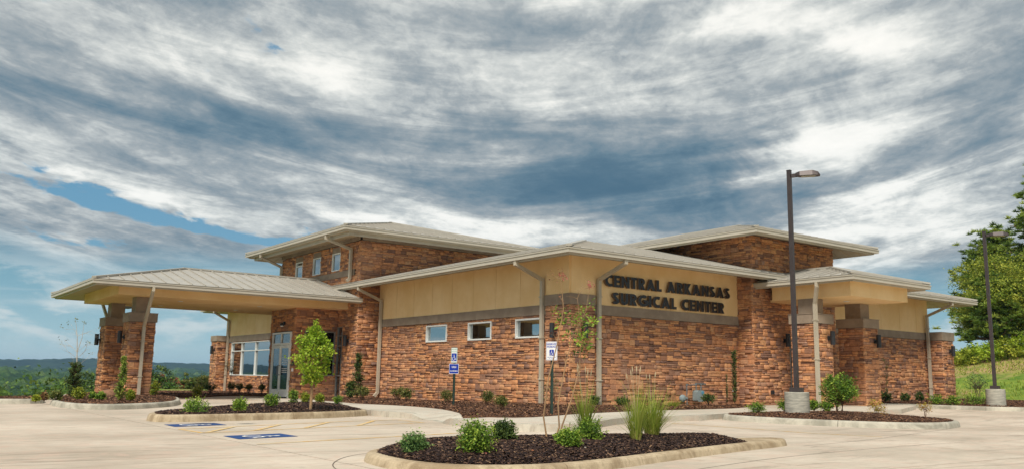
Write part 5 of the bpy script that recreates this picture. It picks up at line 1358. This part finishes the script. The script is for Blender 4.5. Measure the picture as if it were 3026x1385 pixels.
round_tree(34.4, 16.6, .38, .42, .85, 1.08, 'bluegreen', 'small grey-green tree on the far bed before the grassy bank', 66, 3, 'small_tree', 80, 10, .06, BARK, .09, rad=.018)
round_tree(13.85, 40.85, .02, .9, .62, 1.58, 'olive', 'little sapling left of the wide office window beside the downspout', 67, 1, 'sapling', 55, 10, .05, BARK, .09, rad=.015)
# thin tree with bare top at the far left, evergreen shrub round its foot
def thin_tree():
    x, y, z = 4.9, 27.37, .14; t = thing('thin_tree', 'thin pale tree with nearly bare top rising from the left portico bed', 'tree', (x, y, z)); r_ = np.random.default_rng(71); st = MB(); tips = []
    rr = Vector((rt.x, rt.y, 0)); P = [Vector((x, y, z - .04)), Vector((x, y, z + .9)), Vector((x, y, z + 1.3)) - rr * .03, Vector((x, y, z + 1.75)) - rr * .07, Vector((x, y, z + 2.2)) - rr * .16]
    st.tube(P, [.026, .018, .014, .009, .004], 7)
    st.tube([P[2], P[2] + rr * .1 + Vector((0, 0, .4)), P[2] + rr * .12 + Vector((0, 0, .85))], [.01, .007, .003], 6)
    for q, s_ in ((P[1], 1), (P[2], 1), (P[2], -1), (P[3], -1), (P[3], 1), (P[1] + Vector((0, 0, .2)), -1), (P[1] + Vector((0, 0, .25)), 1)):
        branchy(st, q, rr * s_ * .8 + Vector((fw.x, fw.y, 0)) * r_.normal() * .5 + Vector((0, 0, .75)), .36, .006, 2, r_, .5, tips, 3)
    st.build('trunk', plain('silver_bark', S(178, 170, 156), .8, .15, 9.), t)
    put_leaves([tips[i] for i in range(0, len(tips), 5)] + [(P[-1], None), (P[2] + rr * .12 + Vector((0, 0, .85)), None)] * 3, 5, .03, .05, LEAF['olive'], t, 72, .5)
thin_tree()
conifer(4.85, 27.25, .13, .42, .98, 'dark', 'dense dark evergreen around the foot of the thin bare tree', 73, 150, prof=lambda s: .75 + .35 * math.sin(3 * s), ls=.06)
def boulder():
    t = thing('boulder', 'rounded brown boulder beside the left portico pillars', 'rock', (6.5, 30.7, .05)); V, F = ico(3); r_ = np.random.default_rng(75)
    n = np.sin(V[:, 0] * 3.1 + 1) * .08 + np.sin(V[:, 1] * 4.3) * .07 + np.sin(V[:, 2] * 5 + V[:, 0] * 4) * .06; v = V * (1 + n)[:, None] * np.array([.30, .30, .22]) + np.array([6.5, 30.7, .13])
    mesh_obj('rock', v, F, ROCK, t, smooth=True)
boulder()
# ---- trees
def big_tree(x, y, z, w_, h, tz, m, label, seed, K=260, per=34, ls=.30, kind='leaf', name='tree', group=None, lean=0., sp=1.):
    t = thing(name, label, 'tree', (x, y, z), group); r_ = np.random.default_rng(seed); st = MB(); c = np.array([x, y, z + tz + (h - tz) * .52])
    d = r_.normal(size=(K, 3)); d /= np.linalg.norm(d, axis=1)[:, None]; q = r_.uniform(.35, 1.0, K) ** .6; lob = 1 + .22 * np.sin(d[:, 0] * 4 + seed) * np.sin(d[:, 2] * 5 + seed * 2) + .12 * np.sin(d[:, 1] * 9)
    cc = c + d * (q * lob)[:, None] * np.array([w_ * .5, w_ * .5, (h - tz) * .5])
    pts = cc[:, None] + r_.normal(size=(K, per, 3)) * np.array([1.25, 1.25, .62]) * w_ * .042 * sp; tone = np.repeat(r_.uniform(.1, .9, K), per)
    st.tube([(x, y, z - .3), (x + .1, y, z + tz * .6), (x, y, z + tz + (h - tz) * .3), (x, y, z + h * .85)], [w_ * .035, w_ * .028, w_ * .02, .03], 9)
    for p in cc[:60]:
        s0 = Vector((x, y, z + tz * .7 + (p[2] - z - tz * .7) * .45)); st.tube([s0, s0.lerp(Vector(p), .5) + Vector((0, 0, .2)), Vector(p)], [w_ * .01, w_ * .006, w_ * .002], 5, False)
    st.build('trunk', BARK, t); leaves('crown', pts.reshape(-1, 3), 1, 0, ls, LEAF[m], t, seed, .5, .1, tone); return t
def pine(x, y, z, w_, h, tz, label, seed, tiers=16, m='pine', name='pine_tree'):
    t = thing(name, label, 'pine', (x, y, z)); r_ = np.random.default_rng(seed); st = MB(); st.tube([(x, y, z - .3), (x + .1, y, z + h * .5), (x, y, z + h)], [w_ * .035, w_ * .024, .03], 9); C = []
    for i in range(tiers):
        s = i / (tiers - 1); zz = z + tz + (h - tz) * s; L0 = w_ * .5 * (1 - s) ** .75 * (.75 + .25 * math.sin(3.1 * s + .5)) + .25
        for k in range(7 if s < .8 else 4):
            a = r_.uniform(0, 6.283); L = L0 * r_.uniform(.55, 1.12); e = Vector((x + L * math.cos(a), y + L * math.sin(a), zz + L * r_.uniform(-.05, .25)))
            st.tube([(x, y, zz), Vector((x, y, zz)).lerp(e, .6) - Vector((0, 0, .08 * L)), e], [.06, .04, .02], 5, False)
            for q in np.linspace(.35, 1., max(3, int(L * 2.2))):
                for _ in range(4): C.append(np.array([x + (e.x - x) * q, y + (e.y - y) * q, zz + (e.z - zz) * q]) + r_.normal(size=3) * np.array([.45, .45, .20]))
    st.build('trunk', BARK, t); C = np.array(C); n = len(C); per = 46; d = r_.normal(size=(n, per, 3)); d[:, :, 2] = np.abs(d[:, :, 2]) * .8 - .1; d /= np.linalg.norm(d, axis=2)[:, :, None]
    L = r_.uniform(.16, .32, (n, per, 1)); a = C[:, None] + d * .03; b = C[:, None] + d * L; e = np.cross(d, r_.normal(size=(n, per, 3))); e /= np.linalg.norm(e, axis=2)[:, :, None] + 1e-6; wd = .026
    v = np.stack([a - e * wd, a + e * wd, b + e * wd * .3, b - e * wd * .3], 2).reshape(-1, 3); f = (np.arange(n * per) * 4)[:, None] + np.array([[0, 1, 2, 3]])
    cr_ = mesh_obj('crown', v, f, LEAF[m], t, tone=np.clip(np.repeat(r_.uniform(.1, .9, n), per) + r_.normal(0, .12, n * per), 0, 1)); cr_['kind'] = 'stuff'; return t
pine(58.6, 22.6, land(58.6, 22.6), 7.6, 12.0, 3.0, 'tall dark pine rising highest at the right edge of the photo', 81, 20)
pine(53.8, 24.6, land(53.8, 24.6), 3.6, 4.3, 1.0, 'shorter pine leaning out left of the tree group on the bank', 82, 12)
pine(60.5, 27.5, land(60.5, 27.5), 6.0, 7.4, 2.0, 'middle-height pine behind the broad oak on the bank', 83, 15)
big_tree(55.6, 24.4, land(55.6, 24.4), 6.0, 5.7, .6, 'oak', 'broad yellow-green oak in the middle of the bank trees', 84, 460, 80, .135)
big_tree(55.4, 25.4, land(55.4, 25.4), 4.4, 4.1, .5, 'oak', 'lower olive-green oak nearest the building on the bank', 85, 320, 76, .13)
big_tree(57.6, 20.6, land(57.6, 20.6), 6.2, 5.0, .3, 'oak', 'shaded leafy tree low at the right photo edge on the bank', 86, 320, 70, .135)
big_tree(63.5, 18.5, land(63.5, 18.5), 8, 9.5, 1.0, 'oak', 'green tree on the bank beyond the right edge', 87, 220, 30, .28)
big_tree(55.0, 22.4, land(55.0, 22.4) + .3, 2.6, 3.1, .5, 'rust', 'small rusty red tree in front of the bank oaks', 88, 50, 22, .14)
def bank_bushes():
    for i, (x, y, w_, h) in enumerate([(49.3, 26.2, 1.7, .9), (50.3, 25.2, 1.8, 1.0), (51.4, 24.4, 2.0, 1.1), (52.4, 23.5, 2.0, 1.2), (53.4, 22.6, 2.1, 1.25), (54.3, 21.6, 2.1, 1.3), (55.2, 20.6, 2.2, 1.3), (55.9, 19.5, 2.2, 1.3)]):
        lab = ['leftmost vine-green bush along the top of the bank', 'second vine-green bush from the left on the bank', 'third vine-green bush from the left on the bank', 'fourth vine-green bush from the left on the bank',
               'fifth vine-green bush from the left, left of the far lamp pole', 'sixth vine-green bush on the bank, right of the far lamp pole', 'vine-green bush near the right edge on the bank', 'vine-green bush at the very right edge of the bank'][i]
        t = thing('vine_bush', lab, 'bush', (x, y, land(x, y)), 'bright vine-green bushes along the top of the bank'); r_ = np.random.default_rng(200 + i); z = land(x, y)
        p, tone, cc = clump_points(r_, 90, (x, y, z + h * .42), (w_ * .6, w_ * .6, h * .55), 22, .10, .8); leaves('foliage', p, 1, 0, .13, LEAF['yellow' if i % 2 else 'lime'], t, 300 + i, .7, .2, tone)
        st = MB()
        for q in cc[:8]: st.tube([(x, y, z - .05), Vector(q)], [.02, .006], 4, False)
        st.build('stem', TWIG, t)
bank_bushes()
# trees on the slope behind the left portico
for i, (x, y, w_, top, m, lab) in enumerate([
    (21.4, 83.5, 5.5, 1.5, 'dark', 'dark round tree seen right of the front left portico pillar'), (23.6, 87.0, 4.2, .9, 'rust', 'reddish-brown tree just right of the dark round one beyond the drive'),
    (25.2, 90, 5.2, .1, 'oak', 'bright green tree beyond the drive, left of the far pillar'), (27.4, 93, 5.2, -.2, 'far', 'mid green tree just left of the far pillar, beyond the bed'),
    (16.9, 91.0, 6.5, .6, 'dark', 'dark tree left of the rear left portico pillar'), (14.4, 86, 6.5, -.3, 'dark', 'dark tree behind the thin bare tree at left'),
    (12.2, 84, 6, -1.3, 'far', 'lower green tree left of the thin bare tree'), (23.6, 78, 3.0, .9, 'olive', 'olive tree beyond the drive beside the far pillar'),
    (19.2, 88, 5.5, .4, 'dark', 'dark tree between the two left portico pillars'), (28.8, 96, 5.5, .2, 'far', 'green tree directly behind the far pillar')]):
    z = land(x, y); big_tree(x, y, z, w_, top - z, (top - z) * .25, m, lab, 400 + i, 190, 60, .2, name='slope_tree', sp=.72)
def slope_scrub():
    r_ = np.random.default_rng(9); P = []; T = []
    for _ in range(1500):
        x = r_.uniform(-60, 40); d = r_.uniform(3, 60); y = edge_y(x) + d
        if y - edge_y(x) < 1.5: continue
        z = land(x, y); s = r_.uniform(.6, 1.6); k = 64; P.append(np.array([x, y, z + s * .5]) + r_.normal(size=(k, 3)) * np.array([s, s, s * .55]) * .5); T.append(np.full(k, r_.uniform(.1, .9)))
    o = leaves('slope_undergrowth', np.concatenate(P), 1, 0, .17, LEAF['far'], None, 10, .6, .2, np.concatenate(T)); o['kind'] = 'stuff'
slope_scrub()
def bank_grass():
    r_ = np.random.default_rng(12); n = 26000; x = r_.uniform(40.6, 58, n); y = r_.uniform(8, 34, n); k = r_.random(n)
    keep = (np.sin(x * .7 + 1) * np.sin(y * .5) + r_.normal(0, .45, n)) > -.25; x, y = x[keep], y[keep]; z = np.array([land(a, b) for a, b in zip(x, y)]); n = len(x)
    a = r_.uniform(0, 6.283, n); h = r_.uniform(.05, .16, n); w_ = .03; c = np.stack([x, y, z], 1); ux = np.stack([np.cos(a), np.sin(a), np.zeros(n)], 1); tip = c + np.stack([r_.normal(0, .05, n), r_.normal(0, .05, n), h], 1)
    v = np.stack([c - ux * w_, c + ux * w_, tip], 1).reshape(-1, 3); f = (np.arange(n) * 3)[:, None] + np.array([[0, 1, 2]]); o = mesh_obj('bank_grass', v, f, LEAF['grass'], tone=r_.random(n) * .8); o['kind'] = 'stuff'
bank_grass()

# ---------------------------------------------------------------- lamp posts
def lamp_post(x, y, zb, top, label, rb=.305, hb=.56):
    t = thing('lamp_post', label, 'lamp post', (x, y, zb - .05))
    mb = MB(); mb.lathe([(rb, -.25), (rb, hb - .012), (rb - .012, hb)], (x, y, zb), 40); base = mb.build('concrete_base', BASEC, t)
    yaw_ = R(12); U = Vector((math.cos(yaw_), math.sin(yaw_), 0)); W_ = Vector((-U.y, U.x, 0)); c = Vector((x, y, zb + hb))
    def sqp(m_, s, z0, z1, s1=None):
        s1 = s1 or s; lo_ = [c + U * a * s + W_ * b * s + Vector((0, 0, z0)) for a, b in ((-1, -1), (1, -1), (1, 1), (-1, 1))]; hi_ = [c + U * a * s1 + W_ * b * s1 + Vector((0, 0, z1)) for a, b in ((-1, -1), (1, -1), (1, 1), (-1, 1))]
        m_.add(lo_ + hi_, [(3, 2, 1, 0), (4, 5, 6, 7), (0, 1, 5, 4), (1, 2, 6, 5), (2, 3, 7, 6), (3, 0, 4, 7)])
    mb = MB(); sqp(mb, .135, .002, .115); mb.build('base_cover', BRONZE, t)
    mb = MB(); sqp(mb, .052, .116, top - zb - hb, .050); pole = mb.build('pole', BRONZE, t)
    mb = MB(); sqp(mb, .055, top - zb - hb, top - zb - hb + .02); mb.build('pole_cap', BRONZE, pole)
    D = Vector((.62, -.78, 0)).normalized(); Q = Vector((-D.y, D.x, 0)); h0 = Vector((x, y, top - .14))
    mb = MB(); mb.bar(h0 + D * .05, h0 + D * .20 + Vector((0, 0, .015)), .09, .09); mb.build('arm', BRONZE, t)
    mb = MB(); a = h0 + D * .16 + Vector((0, 0, .03)); prof = [(0, .06, -.045, .04), (.10, .13, -.05, .07), (.42, .15, -.05, .09), (.56, .13, -.05, .05), (.62, .09, -.05, -.03)]; v = []
    for s_, w_, lo_, hi_ in prof: v += [a + D * s_ - Q * w_ + Vector((0, 0, lo_)), a + D * s_ + Q * w_ + Vector((0, 0, lo_)), a + D * s_ + Q * w_ * .72 + Vector((0, 0, hi_)), a + D * s_ - Q * w_ * .72 + Vector((0, 0, hi_))]
    f = [(i * 4 + k, i * 4 + (k + 1) % 4, i * 4 + 4 + (k + 1) % 4, i * 4 + 4 + k) for i in range(4) for k in range(4)] + [(3, 2, 1, 0), (16, 17, 18, 19)]
    mb.add(v, f); hd = mb.build('lamp_head', BRONZE, t)
    mb = MB(); mb.prism([a + D * .14 - Q * .10 + Vector((0, 0, -.052)), a + D * .50 - Q * .10 + Vector((0, 0, -.052)), a + D * .50 + Q * .10 + Vector((0, 0, -.052)), a + D * .14 + Q * .10 + Vector((0, 0, -.052))], (0, 0, -.012)); mb.build('lens', plain('lamp_lens', S(150, 148, 130), .25), hd)
lamp_post(19.33, 13.88, .15, 6.50, 'tall dark lamp post on a big round concrete base, nearest the camera')
lamp_post(31.39, 14.55, .31, 6.33, 'farther dark lamp post near the grassy bank at right')
# small distant lamp seen between the left portico pillars
def far_lamp():
    x, y = 13.2, 60.0; z = land(x, y); t = thing('distant_lamp_post', 'small distant lamp showing above the rear left portico pillar', 'lamp post', (x, y, z)); mb = MB(); mb.tube([(x, y, z), (x, y, 5.0)], .06, 8); mb.build('pole', BRONZE, t)
    mb = MB(); mb.lathe([(.12, -.10), (.42, -.04), (.42, .08), (.22, .18), (.05, .20)], (x + .15, y, 5.05), 16); mb.build('lamp_head', BRONZE, t)
far_lamp()

# ---------------------------------------------------------------- parking signs
def sign_post(x, y, z, top, label, nx=(-.93, -.37)):
    t = thing('parking_sign', label, 'sign', (x, y, z)); N = Vector((*nx, 0)).normalized(); U = Vector((0, 0, 1)).cross(N).normalized(); Zv = Vector((0, 0, 1))
    mb = MB(); c = Vector((x, y, 0)) - N * .03
    # U-channel post
    mb.prism([c - U * .03 + Zv * (z - .1), c + U * .03 + Zv * (z - .1), c + U * .03 - N * .006 + Zv * (z - .1), c - U * .03 - N * .006 + Zv * (z - .1)], (0, 0, top - z))
    for s_ in (-1, 1): mb.prism([c + U * .030 * s_ + N * .001 + Zv * (z - .1), c + U * .024 * s_ + N * .001 + Zv * (z - .1), c + U * .024 * s_ + N * .022 + Zv * (z - .1), c + U * .030 * s_ + N * .022 + Zv * (z - .1)], (0, 0, top - z))
    mb.build('post', GREENPOST, t); return t, N, U, Zv
def rrect(w_, h, r_=.018):
    o = []
    for cx, cy, a0 in ((w_ / 2 - r_, h / 2 - r_, 0), (-w_ / 2 + r_, h / 2 - r_, 90), (-w_ / 2 + r_, -h / 2 + r_, 180), (w_ / 2 - r_, -h / 2 + r_, 270)):
        o += [(cx + r_ * math.cos(R(a0 + k * 30)), cy + r_ * math.sin(R(a0 + k * 30))) for k in range(4)]
    return o
def plate(t, c, U, Zv, N, w_, h, m, name, th=.003, off=0., edge=None):
    mb = MB(); mb.prism([c + U * a + Zv * b + N * off for a, b in rrect(w_, h, .018 if h > .1 else .006)], N * th); return mb.build(name, m, t)
# white RESERVED PARKING sign by the near corner
t, N, U, Zv = sign_post(12.37, 15.26, .13, 1.78, 'white reserved parking sign on a green post by the near corner pillar')
c = Vector((12.37, 15.26, 1.545)); W_, H_ = .285, .415
p = plate(t, c, U, Zv, N, W_, H_, WHITEP, 'sign_panel'); plate(p, c + N * .0032, U, Zv, N, W_ - .02, H_ - .02, BLUEP, 'border', .0006); plate(p, c + N * .0040, U, Zv, N, W_ - .028, H_ - .028, WHITEP, 'face', .0006)
q = c + N * .0050
text_mesh('RESERVED', .060, q + Zv * .128, U, Zv, BLUEP, 'lettering', p, .0006, .0016); text_mesh('PARKING', .060, q + Zv * .070, U, Zv, BLUEP, 'lettering', p, .0006, .0016)
sq = plate(p, q - Zv * .040, U, Zv, N, .115, .135, BLUEP, 'symbol_panel', .0008); isa((q + N * .001 - Zv * .103 - U * .062, U, Zv), .118, WHITEP, sq, th=.0006)
text_mesh('FINE SINGLE YEAR,', .026, q - Zv * .150, U, Zv, BLUEP, 'lettering', p, .0005, .0004); text_mesh('TOW AWAY', .026, q - Zv * .180, U, Zv, BLUEP, 'lettering', p, .0005, .0004)
# two-panel sign before the west wall
t, N, U, Zv = sign_post(12.78, 19.92, .13, 1.72, 'green-bordered reserved parking sign above a blue VAN ACCESSIBLE plate on one post')
c = Vector((12.78, 19.92, 1.515)); W_, H_ = .20, .40
p = plate(t, c, U, Zv, N, W_, H_, WHITEP, 'sign_panel'); plate(p, c + N * .0032, U, Zv, N, W_ - .014, H_ - .014, GREENP, 'border', .0006); plate(p, c + N * .0040, U, Zv, N, W_ - .030, H_ - .030, WHITEP, 'face', .0006)
q = c + N * .0050
text_mesh('RESERVED', .036, q + Zv * .135, U, Zv, GREENP, 'lettering', p, .0006, .0008); text_mesh('PARKING', .036, q + Zv * .080, U, Zv, GREENP, 'lettering', p, .0006, .0008)
sq = plate(p, q - Zv * .055, U, Zv, N, .158, .21, BLUEP, 'symbol_panel', .0008); isa((q + N * .001 - Zv * .145 - U * .085, U, Zv), .165, WHITEP, sq, th=.0006)
c = Vector((12.78, 19.92, 1.155)); p = plate(t, c, U, Zv, N, .315, .265, WHITEP, 'accessible_panel'); plate(p, c + N * .0032, U, Zv, N, .295, .245, BLUEP, 'face', .0008); q = c + N * .0042
text_mesh('VAN', .075, q + Zv * .02, U, Zv, WHITEP, 'lettering', p, .0006, .0012); text_mesh('ACCESSIBLE', .047, q - Zv * .075, U, Zv, WHITEP, 'lettering', p, .0006, .0008)

# ---------------------------------------------------------------- gas meter and small fittings on the walls
def gas():
    y = 19.48; t = thing('gas_meter', 'grey gas meter with pipes and round regulator at the foot of the wall', 'gas meter', (21.7, y, .15))
    mb = MB(); mb.tube([(21.38, y, .10), (21.38, y, .83), (21.80, y, .83)], .022, 8); mb.tube([(21.80, y, .86), (22.30, y + .02, .86)], .024, 8); mb.tube([(21.82, y, .88), (21.82, y, .66)], .02, 8); mb.tube([(22.05, y, .86), (22.05, y, .66)], .02, 8); mb.tube([(22.30, y + .02, .86), (22.30, y + .3, .86)], .024, 8); mb.build('pipe', GALV, t)
    mb = MB()
    for p in ((21.38, y, .83), (21.82, y, .86), (22.05, y, .86), (21.38, y, .17)): mb.lathe([(.034, -.03), (.034, .03)], p, 10)
    mb.build('fitting', GALV, t)
    mb = MB(); pr_ = rrect(.32, .36, .06); mb.prism([(21.93 + a, y - .11, .48 + b) for a, b in pr_], (0, .22, 0)); body = mb.build('meter_body', METER, t)
    mb = MB(); mb.prism([(22.00 + .055 * math.cos(k * .52), y - .125, .585 + .055 * math.sin(k * .52)) for k in range(12)], (0, .014, 0)); mb.build('dial', plain('dial_blue', S(90, 150, 176), .3), body)
    mb = MB(); mb.prism([(21.96, y - .117, .44), (22.0, y - .117, .44), (22.0, y - .117, .47), (21.96, y - .117, .47)], (0, .006, 0)); mb.build('tag', WHITEP, body)
    mb = MB(); c_ = Vector((21.17, y, .40))
    prof = [(.05, -.09), (.115, -.05), (.12, -.015), (.12, .015), (.10, .05), (.05, .08)]
    v = []; f = []
    for r_, o_ in prof: v += [(c_.x + r_ * math.cos(k * .3927), c_.y + o_, c_.z + r_ * math.sin(k * .3927)) for k in range(16)]
    for i in range(5): f += [(i * 16 + k, i * 16 + (k + 1) % 16, i * 16 + 16 + (k + 1) % 16, i * 16 + 16 + k) for k in range(16)]
    f += [tuple(range(16)), tuple(reversed(range(80, 96)))]; mb.add(v, f); mb.tube([(21.24, y, .40), (21.40, y, .40)], .03, 8); mb.build('regulator', METER, t)
gas()
mb = MB(); mb.tube([(23.96, 19.76, .64), (23.96, 19.66, .64), (23.96, 19.62, .58)], .022, 8); mb.tube([(23.93, 19.65, .68), (24.0, 19.65, .68)], .025, 8); tag(mb.build('hose_tap', WHITEP), 'tiny white hose tap low on the wall beside the tower corner', 'tap')
mb = MB(); mb.box(25.14, 25.28, 19.04, 19.11, .55, .69); tag(mb.build('outlet_box', BLACK), 'small black outlet box low on the right tower wall', 'outlet box')
def sec_light():
    t = thing('security_light', 'small round flood light above the glass entrance doors', 'flood light', (13.86, 34.65, 2.98)); mb = MB(); mb.box(13.82, 13.88, 34.58, 34.72, 2.95, 3.09); mb.build('back_plate', BLACK, t)
    mb = MB(); mb.lathe([(.05, .06), (.085, .0), (.085, -.05), (.06, -.05)], (13.76, 34.65, 2.97), 16); mb.build('lamp_head', BLACK, t); mb = MB(); mb.lathe([(.07, -.055), (.05, -.09), (.01, -.10)], (13.76, 34.65, 2.97), 14); mb.build('lens', WHITEP, t)
sec_light()
mb = MB(); mb.box(13.82, 13.88, 33.46, 33.56, 1.30, 1.46); tag(mb.build('card_reader', BLACK), 'black card reader right of the entrance doors', 'card reader')
mb = MB(); mb.box(13.82, 13.88, 33.48, 33.56, 1.06, 1.18); tag(mb.build('door_button', WHITEP), 'white push plate below the card reader', 'switch')
# litter on the mulch of the near island
for i, (x, y, c_, lab) in enumerate([(5.05, 7.25, S(200, 120, 110), 'pinkish pebble on the dark mulch at the front of the near island'), (5.6, 7.2, S(196, 120, 70), 'curled orange leaf on the mulch in front of the bare stems'), (6.4, 7.3, S(214, 206, 190), 'pale pebble on the mulch right of the round shrub')]):
    V, F = ico(2); r_ = np.random.default_rng(i); v = V * (1 + r_.uniform(-.15, .15, len(V)))[:, None] * np.array([.018, .014, .010]) + np.array([x, y, Z1(x, y) + .016]); tag(mesh_obj('pebble' if i != 1 else 'fallen_leaf', v, F, plain(f'litter_tone_{i}', c_, .7)), lab, 'pebble' if i != 1 else 'leaf')


# ---------------------------------------------------------------- air: pale even haze round the whole scene
mb = MB(); mb.box(-6500, 6500, -6500, 6500, -62, 78)
HZ = mb.build('haze', [], None); HZ['kind'] = 'stuff'
hm = bpy.data.materials.new('haze_air'); hm.use_nodes = True; hm.node_tree.nodes.clear(); w = NT(hm.node_tree)
pv = w.new('ShaderNodeVolumePrincipled'); pv.inputs['Color'].default_value = (.42, .70, 1, 1); pv.inputs['Density'].default_value = .00014; pv.inputs['Anisotropy'].default_value = 0.1
o_ = w.new('ShaderNodeOutputMaterial'); w.l.new(pv.outputs[0], o_.inputs['Volume']); HZ.data.materials.append(hm)
scene.cycles.volume_bounces = 0
